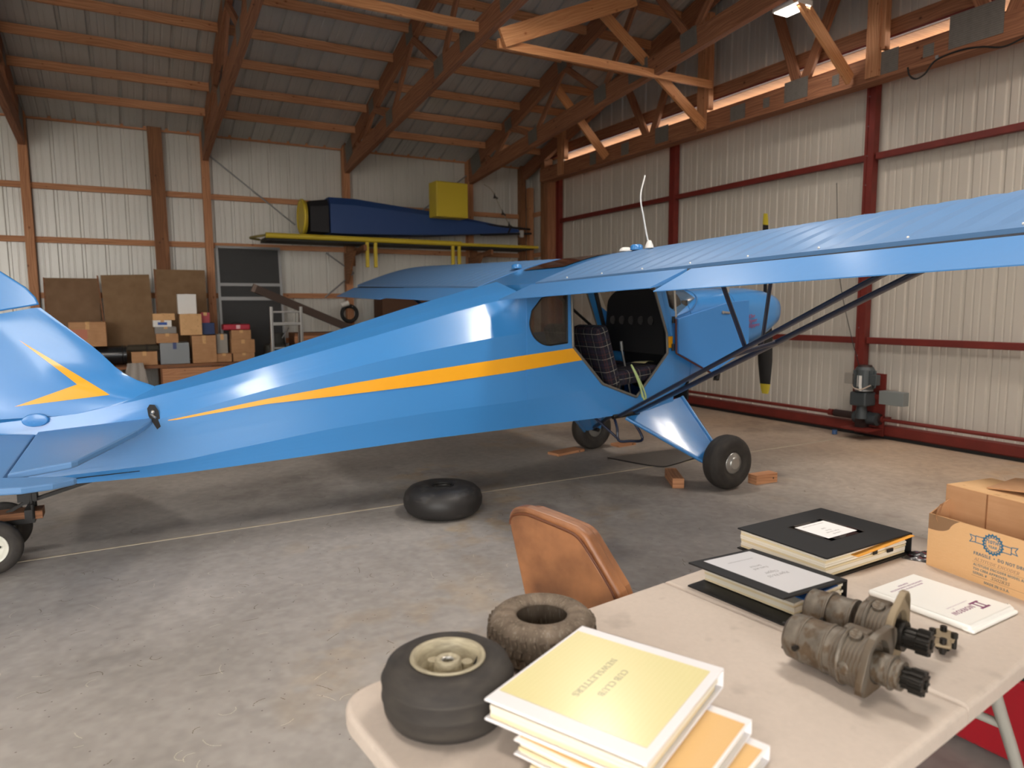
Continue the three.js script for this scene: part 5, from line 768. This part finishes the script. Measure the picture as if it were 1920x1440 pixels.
  part(r, 'string', tube([V(0, 0, 0), V(0.15, -0.08, 0), V(0.36, -0.45, 0.02), V(0.55, -0.75, 0.02), V(0.62, -0.86, 0.02)], 0.008, 40, 5), std(0xa39a84, 0.9)); for (const [x, yy] of [[0.22, -0.20], [0.40, -0.52], [0.55, -0.75]]) part(r, 'tuft', [new THREE.ConeGeometry(0.03, 0.12, 7).translate(x, yy, 0.03), new THREE.ConeGeometry(0.022, 0.1, 7).rotateZ(0.8).translate(x + 0.03, yy - 0.03, 0.03)], std(0x4a4440, 0.9));
}
// ------------------------------------------------------------------ workbench with stored boxes
{
  const t = thing('workbench', 'long wooden workbench against the back wall heaped with boxes', 'workbench', [0.4, 0, -12.0]);
  part(t, 'top', board(V(-2.4, 0.7075, 0), V(1.80, 0.7075, 0), 1.0, 0.045, V(0, 0, 1)), M.oldWood); part(t, 'front_board', board(V(0.03, 0.545, 0.50), V(1.3, 0.545, 0.50), 0.26, 0.03), M.pine); part(t, 'front_board', board(V(-2.3, 0.56, 0.50), V(-0.25, 0.56, 0.50), 0.12, 0.03), M.oldWood);
  for (const x of [-2.3, -0.25, 0.05, 1.3, 1.6]) for (const z of [-0.44, 0.44]) part(t, 'leg', board(V(x, 0, z), V(x, 0.68, z), 0.09, 0.09, V(0, 0, 1)), M.oldWood);
  part(t, 'shelf', board(V(-2.3, 0.25, 0), V(1.6, 0.25, 0), 0.85, 0.03, V(0, 0, 1)), M.oldWood);
  const panel = (label, x0, x1, y1, z, col, tilt) => { const p = thing('hardboard_sheet', label, 'board', [(x0 + x1) / 2, 0.73, z], 0, 'brown hardboard sheets leaning on the back wall'); part(p, 'sheet', box(x1 - x0, y1 - 0.75, 0.012, 0, (y1 - 0.73) / 2 + 0.015, 0).rotateX(-0.16), std(0xffffff, 0.85, { map: col })); part(p, 'edge_strip', box(0.02, y1 - 0.75, 0.02, -(x1 - x0) / 2, (y1 - 0.73) / 2 + 0.02, 0.004).rotateX(-0.16).rotateZ(tilt), M.oldWood); p.rotation.z = tilt; };
  const hb = dataTexture(128, 128, (u, v) => { const n = 16 * (fbm(u, v, 10, 10, 4, 601) - 0.5); return [126 + n, 98 + n, 72 + n]; }), hb2 = dataTexture(128, 128, (u, v) => { const n = 16 * (fbm(u, v, 10, 10, 4, 611) - 0.5); return [134 + n, 106 + n, 76 + n]; });
  panel('left brown hardboard sheet leaning behind the workbench', -1.03, -0.33, 2.04, -12.25, hb, 0); panel('middle brown hardboard sheet leaning behind the workbench', -0.26, 0.40, 2.10, -12.18, hb2, 0.03); panel('right brown hardboard sheet leaning behind the plank', 0.44, 1.18, 2.20, -12.3, hb2, 0.0);
  // one carton and its copies
  const C = (name, label, x0, x1, y0, y1, z, d, mat, opt = {}) => { const b = thing(name, label, 'box', [(x0 + x1) / 2, y0, z], opt.turn ?? 0, 'boxes heaped on the workbench'), w = x1 - x0, h = y1 - y0; part(b, 'carton_body', rbox(w, h, d, 0.006, 0, h / 2, 0), mat); part(b, 'tape', [box(0.05, 0.003, d * 0.98, 0, h + 0.001, 0), box(0.05, h * 0.3, 0.003, 0, h * 0.85, d / 2)], opt.tape ?? M.cardPale); if (opt.label) part(b, 'printed_label', box(w * 0.5, h * 0.4, 0.003, opt.lx ?? 0, h * 0.5, d / 2 + 0.001), opt.label); return b; };
  const red = std(0xb3243a, 0.45), navy = std(0x1f3564, 0.5), clear = phys(0xaeb4b8, 0.3, { transmission: 0.4, thickness: 0 }), pinkish = std(0xc07a62, 0.7);
  C('cardboard_box', 'brown cardboard box with faded red mark, left, in front of the hardboard sheets', -0.72, -0.26, 1.024, 1.378, -11.85, 0.36, M.card, { label: pinkish, lx: -0.12 });
  const drum = thing('black_drum', 'dark shiny drum lying on its side under the left cardboard box', 'drum', [-0.42, 0.735, -11.9]); part(drum, 'barrel', rod(V(-0.45, 0.145, 0), V(0.40, 0.145, 0), 0.14, 0.14, 32), phys(0x1c1f22, 0.25, { clearcoat: 0.7 })); part(drum, 'hoop', [-0.4, 0, 0.35].map((x) => new THREE.TorusGeometry(0.141, 0.007, 8, 32).rotateY(Math.PI / 2).translate(x, 0.145, 0)), M.darkSteel);
  C('cardboard_box', 'small brown box low on the bench beside the dark drum', 0.04, 0.38, 0.73, 0.93, -11.75, 0.3, M.card);
  const olive = thing('canvas_roll', 'dark olive canvas bundle lying on the small brown box', 'canvas bundle', [0.2, 0.93, -11.85]); part(olive, 'roll', rbox(0.44, 0.09, 0.3, 0.04, 0, 0.047, 0, 4), std(0x433c30, 0.9)); part(olive, 'strap', box(0.03, 0.094, 0.304, 0.05, 0.047, 0), std(0x2c2822, 0.9));
  C('plastic_bin', 'clear plastic bin holding oddments under the small flat boxes', 0.42, 0.82, 0.73, 1.05, -11.8, 0.36, clear, { tape: std(0x3d4a7a, 0.5) });
  C('cardboard_box', 'flat brown box lying on the clear plastic bin', 0.38, 0.68, 1.05, 1.19, -11.8, 0.3, M.card);
  C('paper_pack', 'grey bundle of papers between two flat brown boxes', 0.37, 0.66, 1.19, 1.29, -11.8, 0.28, std(0x8e8a86, 0.8));
  C('label_box', 'flat white box with blue printed label in the middle stack', 0.35, 0.60, 1.29, 1.39, -11.8, 0.28, M.white, { label: std(0x2a56a8, 0.5) });
  C('cardboard_box', 'flat brown box on top of the middle stack', 0.35, 0.65, 1.39, 1.49, -11.8, 0.28, M.cardPale);
  C('cardboard_box', 'tan upright box under the white box, beside the navy box', 0.71, 1.01, 1.16, 1.48, -11.72, 0.28, M.cardPale);
  C('white_box', 'tall plain white box standing at the top of the heap', 0.70, 0.96, 1.48, 1.78, -11.8, 0.2, std(0xe9e7e2, 0.6), { tape: M.white });
  C('navy_box', 'navy blue box right of the tan upright box', 1.02, 1.20, 1.16, 1.34, -11.85, 0.3, navy, { tape: navy }); C('red_box', 'small red and white box on the navy box', 1.01, 1.14, 1.34, 1.50, -11.85, 0.26, std(0xb0434c, 0.5), { tape: M.cardPale });
  C('cardboard_box', 'brown box with open flap below the tan upright box', 0.86, 1.20, 0.73, 1.15, -11.78, 0.36, M.card, { label: M.card });
  C('plastic_tub', 'grey plastic tub between the brown boxes on the right', 1.22, 1.38, 0.86, 1.16, -11.85, 0.26, std(0x9a958c, 0.5));
  C('cardboard_box', 'small brown box under the grey plastic tub', 1.2, 1.42, 0.73, 0.86, -11.8, 0.3, M.card);
  for (const [x0, x1, y0, y1, l] of [[1.44, 1.76, 0.73, 0.86, 'bottom brown carton of the right-hand stack'], [1.42, 1.77, 0.86, 1.07, 'middle brown carton of the right-hand stack with two round marks'], [1.43, 1.72, 1.07, 1.22, 'upper brown carton of the right-hand stack under the red case']]) C('cardboard_box', l, x0, x1, y0, y1, -11.8, 0.34, M.card);
  const rc = thing('red_case', 'flat red case with white stripe on top of the right-hand carton stack', 'case', [1.52, 1.22, -11.8]); part(rc, 'shell', rbox(0.40, 0.09, 0.26, 0.02, 0, 0.047, 0, 3), red); part(rc, 'stripe', box(0.06, 0.06, 0.003, 0.02, 0.05, 0.131), std(0xe4b8bc, 0.5)); part(rc, 'handle', tube([V(-0.06, 0.09, 0.05), V(-0.05, 0.115, 0.05), V(0.05, 0.115, 0.05), V(0.06, 0.09, 0.05)], 0.008, 16, 6), M.black);
  const rag = thing('white_cloth', 'pale cloth hanging over the end of the bench', 'cloth', [0.08, 0.50, -11.43]); part(rag, 'cloth', grid(10, 8, (u, v) => [(u - 0.5) * 0.34 * (0.6 + 0.5 * v), 0.26 * (1 - v) + 0.02 - 0.4 * v * 0.6, 0.02 * Math.sin(u * 14 + v * 3) + 0.03 * v]), std(0xa29a92, 0.9));
}
{ // ladder, pipes, cabinets right of the bench
  const l = thing('step_ladder', 'grey aluminium ladder standing in front of the dark screen door', 'ladder', [2.15, 0, -11.0]); for (const x of [-0.22, 0.22]) part(l, 'rail', rbox(0.045, 1.58, 0.06, 0.008, x, 0.79, 0), M.alu); for (const y of [0.3, 0.6, 0.95, 1.32, 1.5]) part(l, 'rung', rbox(0.42, y === 1.32 ? 0.05 : 0.03, 0.05, 0.008, 0, y, 0), M.alu); part(l, 'rear_leg', [rod(V(-0.2, 1.5, 0), V(-0.22, 0.01, -0.5), 0.015), rod(V(0.2, 1.5, 0), V(0.22, 0.01, -0.5), 0.015)], M.alu);
  const b = thing('timber_beam', 'long dark brown beam propped aslant behind the ladder', 'beam', [2.35, 1.50, -11.5]); part(b, 'beam', board(V(-0.55, 0.36, 0), V(1.1, -0.36, 0), 0.12, 0.08), std(0x4a3b33, 0.8)); part(b, 'end_cap', board(V(-0.60, 0.382, 0), V(-0.55, 0.36, 0), 0.125, 0.085), std(0x7b6a60, 0.8));
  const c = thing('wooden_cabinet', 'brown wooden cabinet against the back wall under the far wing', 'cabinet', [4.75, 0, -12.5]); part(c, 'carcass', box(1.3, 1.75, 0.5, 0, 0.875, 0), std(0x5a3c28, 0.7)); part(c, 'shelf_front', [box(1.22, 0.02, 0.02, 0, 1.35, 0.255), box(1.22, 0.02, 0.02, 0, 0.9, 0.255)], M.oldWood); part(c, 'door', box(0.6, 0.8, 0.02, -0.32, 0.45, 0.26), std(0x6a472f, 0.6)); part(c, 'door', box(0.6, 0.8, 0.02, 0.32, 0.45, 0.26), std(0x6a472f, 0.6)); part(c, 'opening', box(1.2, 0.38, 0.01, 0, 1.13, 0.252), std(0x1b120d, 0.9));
  const k = thing('crate', 'brown wooden crate standing on the floor behind the ladder', 'crate', [2.85, 0, -11.9]); part(k, 'box', box(0.9, 1.15, 0.5, 0, 0.575, 0), M.oldWood); part(k, 'slat', [0.2, 0.5, 0.8, 1.05].map((y) => box(0.92, 0.10, 0.02, 0, y, 0.255)), M.pine);
  const s = thing('dark_machine', 'dark bench machine among the stored things right of the red case', 'machine', [2.08, 0.0, -11.65]); part(s, 'stand', [box(0.26, 0.73, 0.4, 0.02, 0.365, 0)], M.darkSteel); part(s, 'body', [rbox(0.32, 0.26, 0.3, 0.05, 0, 0.86, 0, 3), new THREE.CylinderGeometry(0.1, 0.12, 0.2, 20).translate(0.05, 1.06, 0)], std(0x33332e, 0.7)); part(s, 'lever', [rod(V(0.1, 1.08, 0.1), V(0.2, 1.25, 0.12), 0.012)], M.galv);
  const hv = thing('vacuum_hose', 'coiled black hose with white nozzle hanging on the post', 'hose', [3.62, 1.45, -12.80]); part(hv, 'hose', [new THREE.TorusGeometry(0.14, 0.035, 12, 30).translate(0, 0, 0.08)], M.black); part(hv, 'hook', rod(V(0.05, 0.135, -0.055), V(0.05, 0.135, 0.12), 0.01), M.galv); part(hv, 'nozzle', rod(V(-0.16, 0.15, 0.1), V(-0.02, 0.2, 0.1), 0.04, 0.05), M.white);
}
renderer.render(scene, camera);
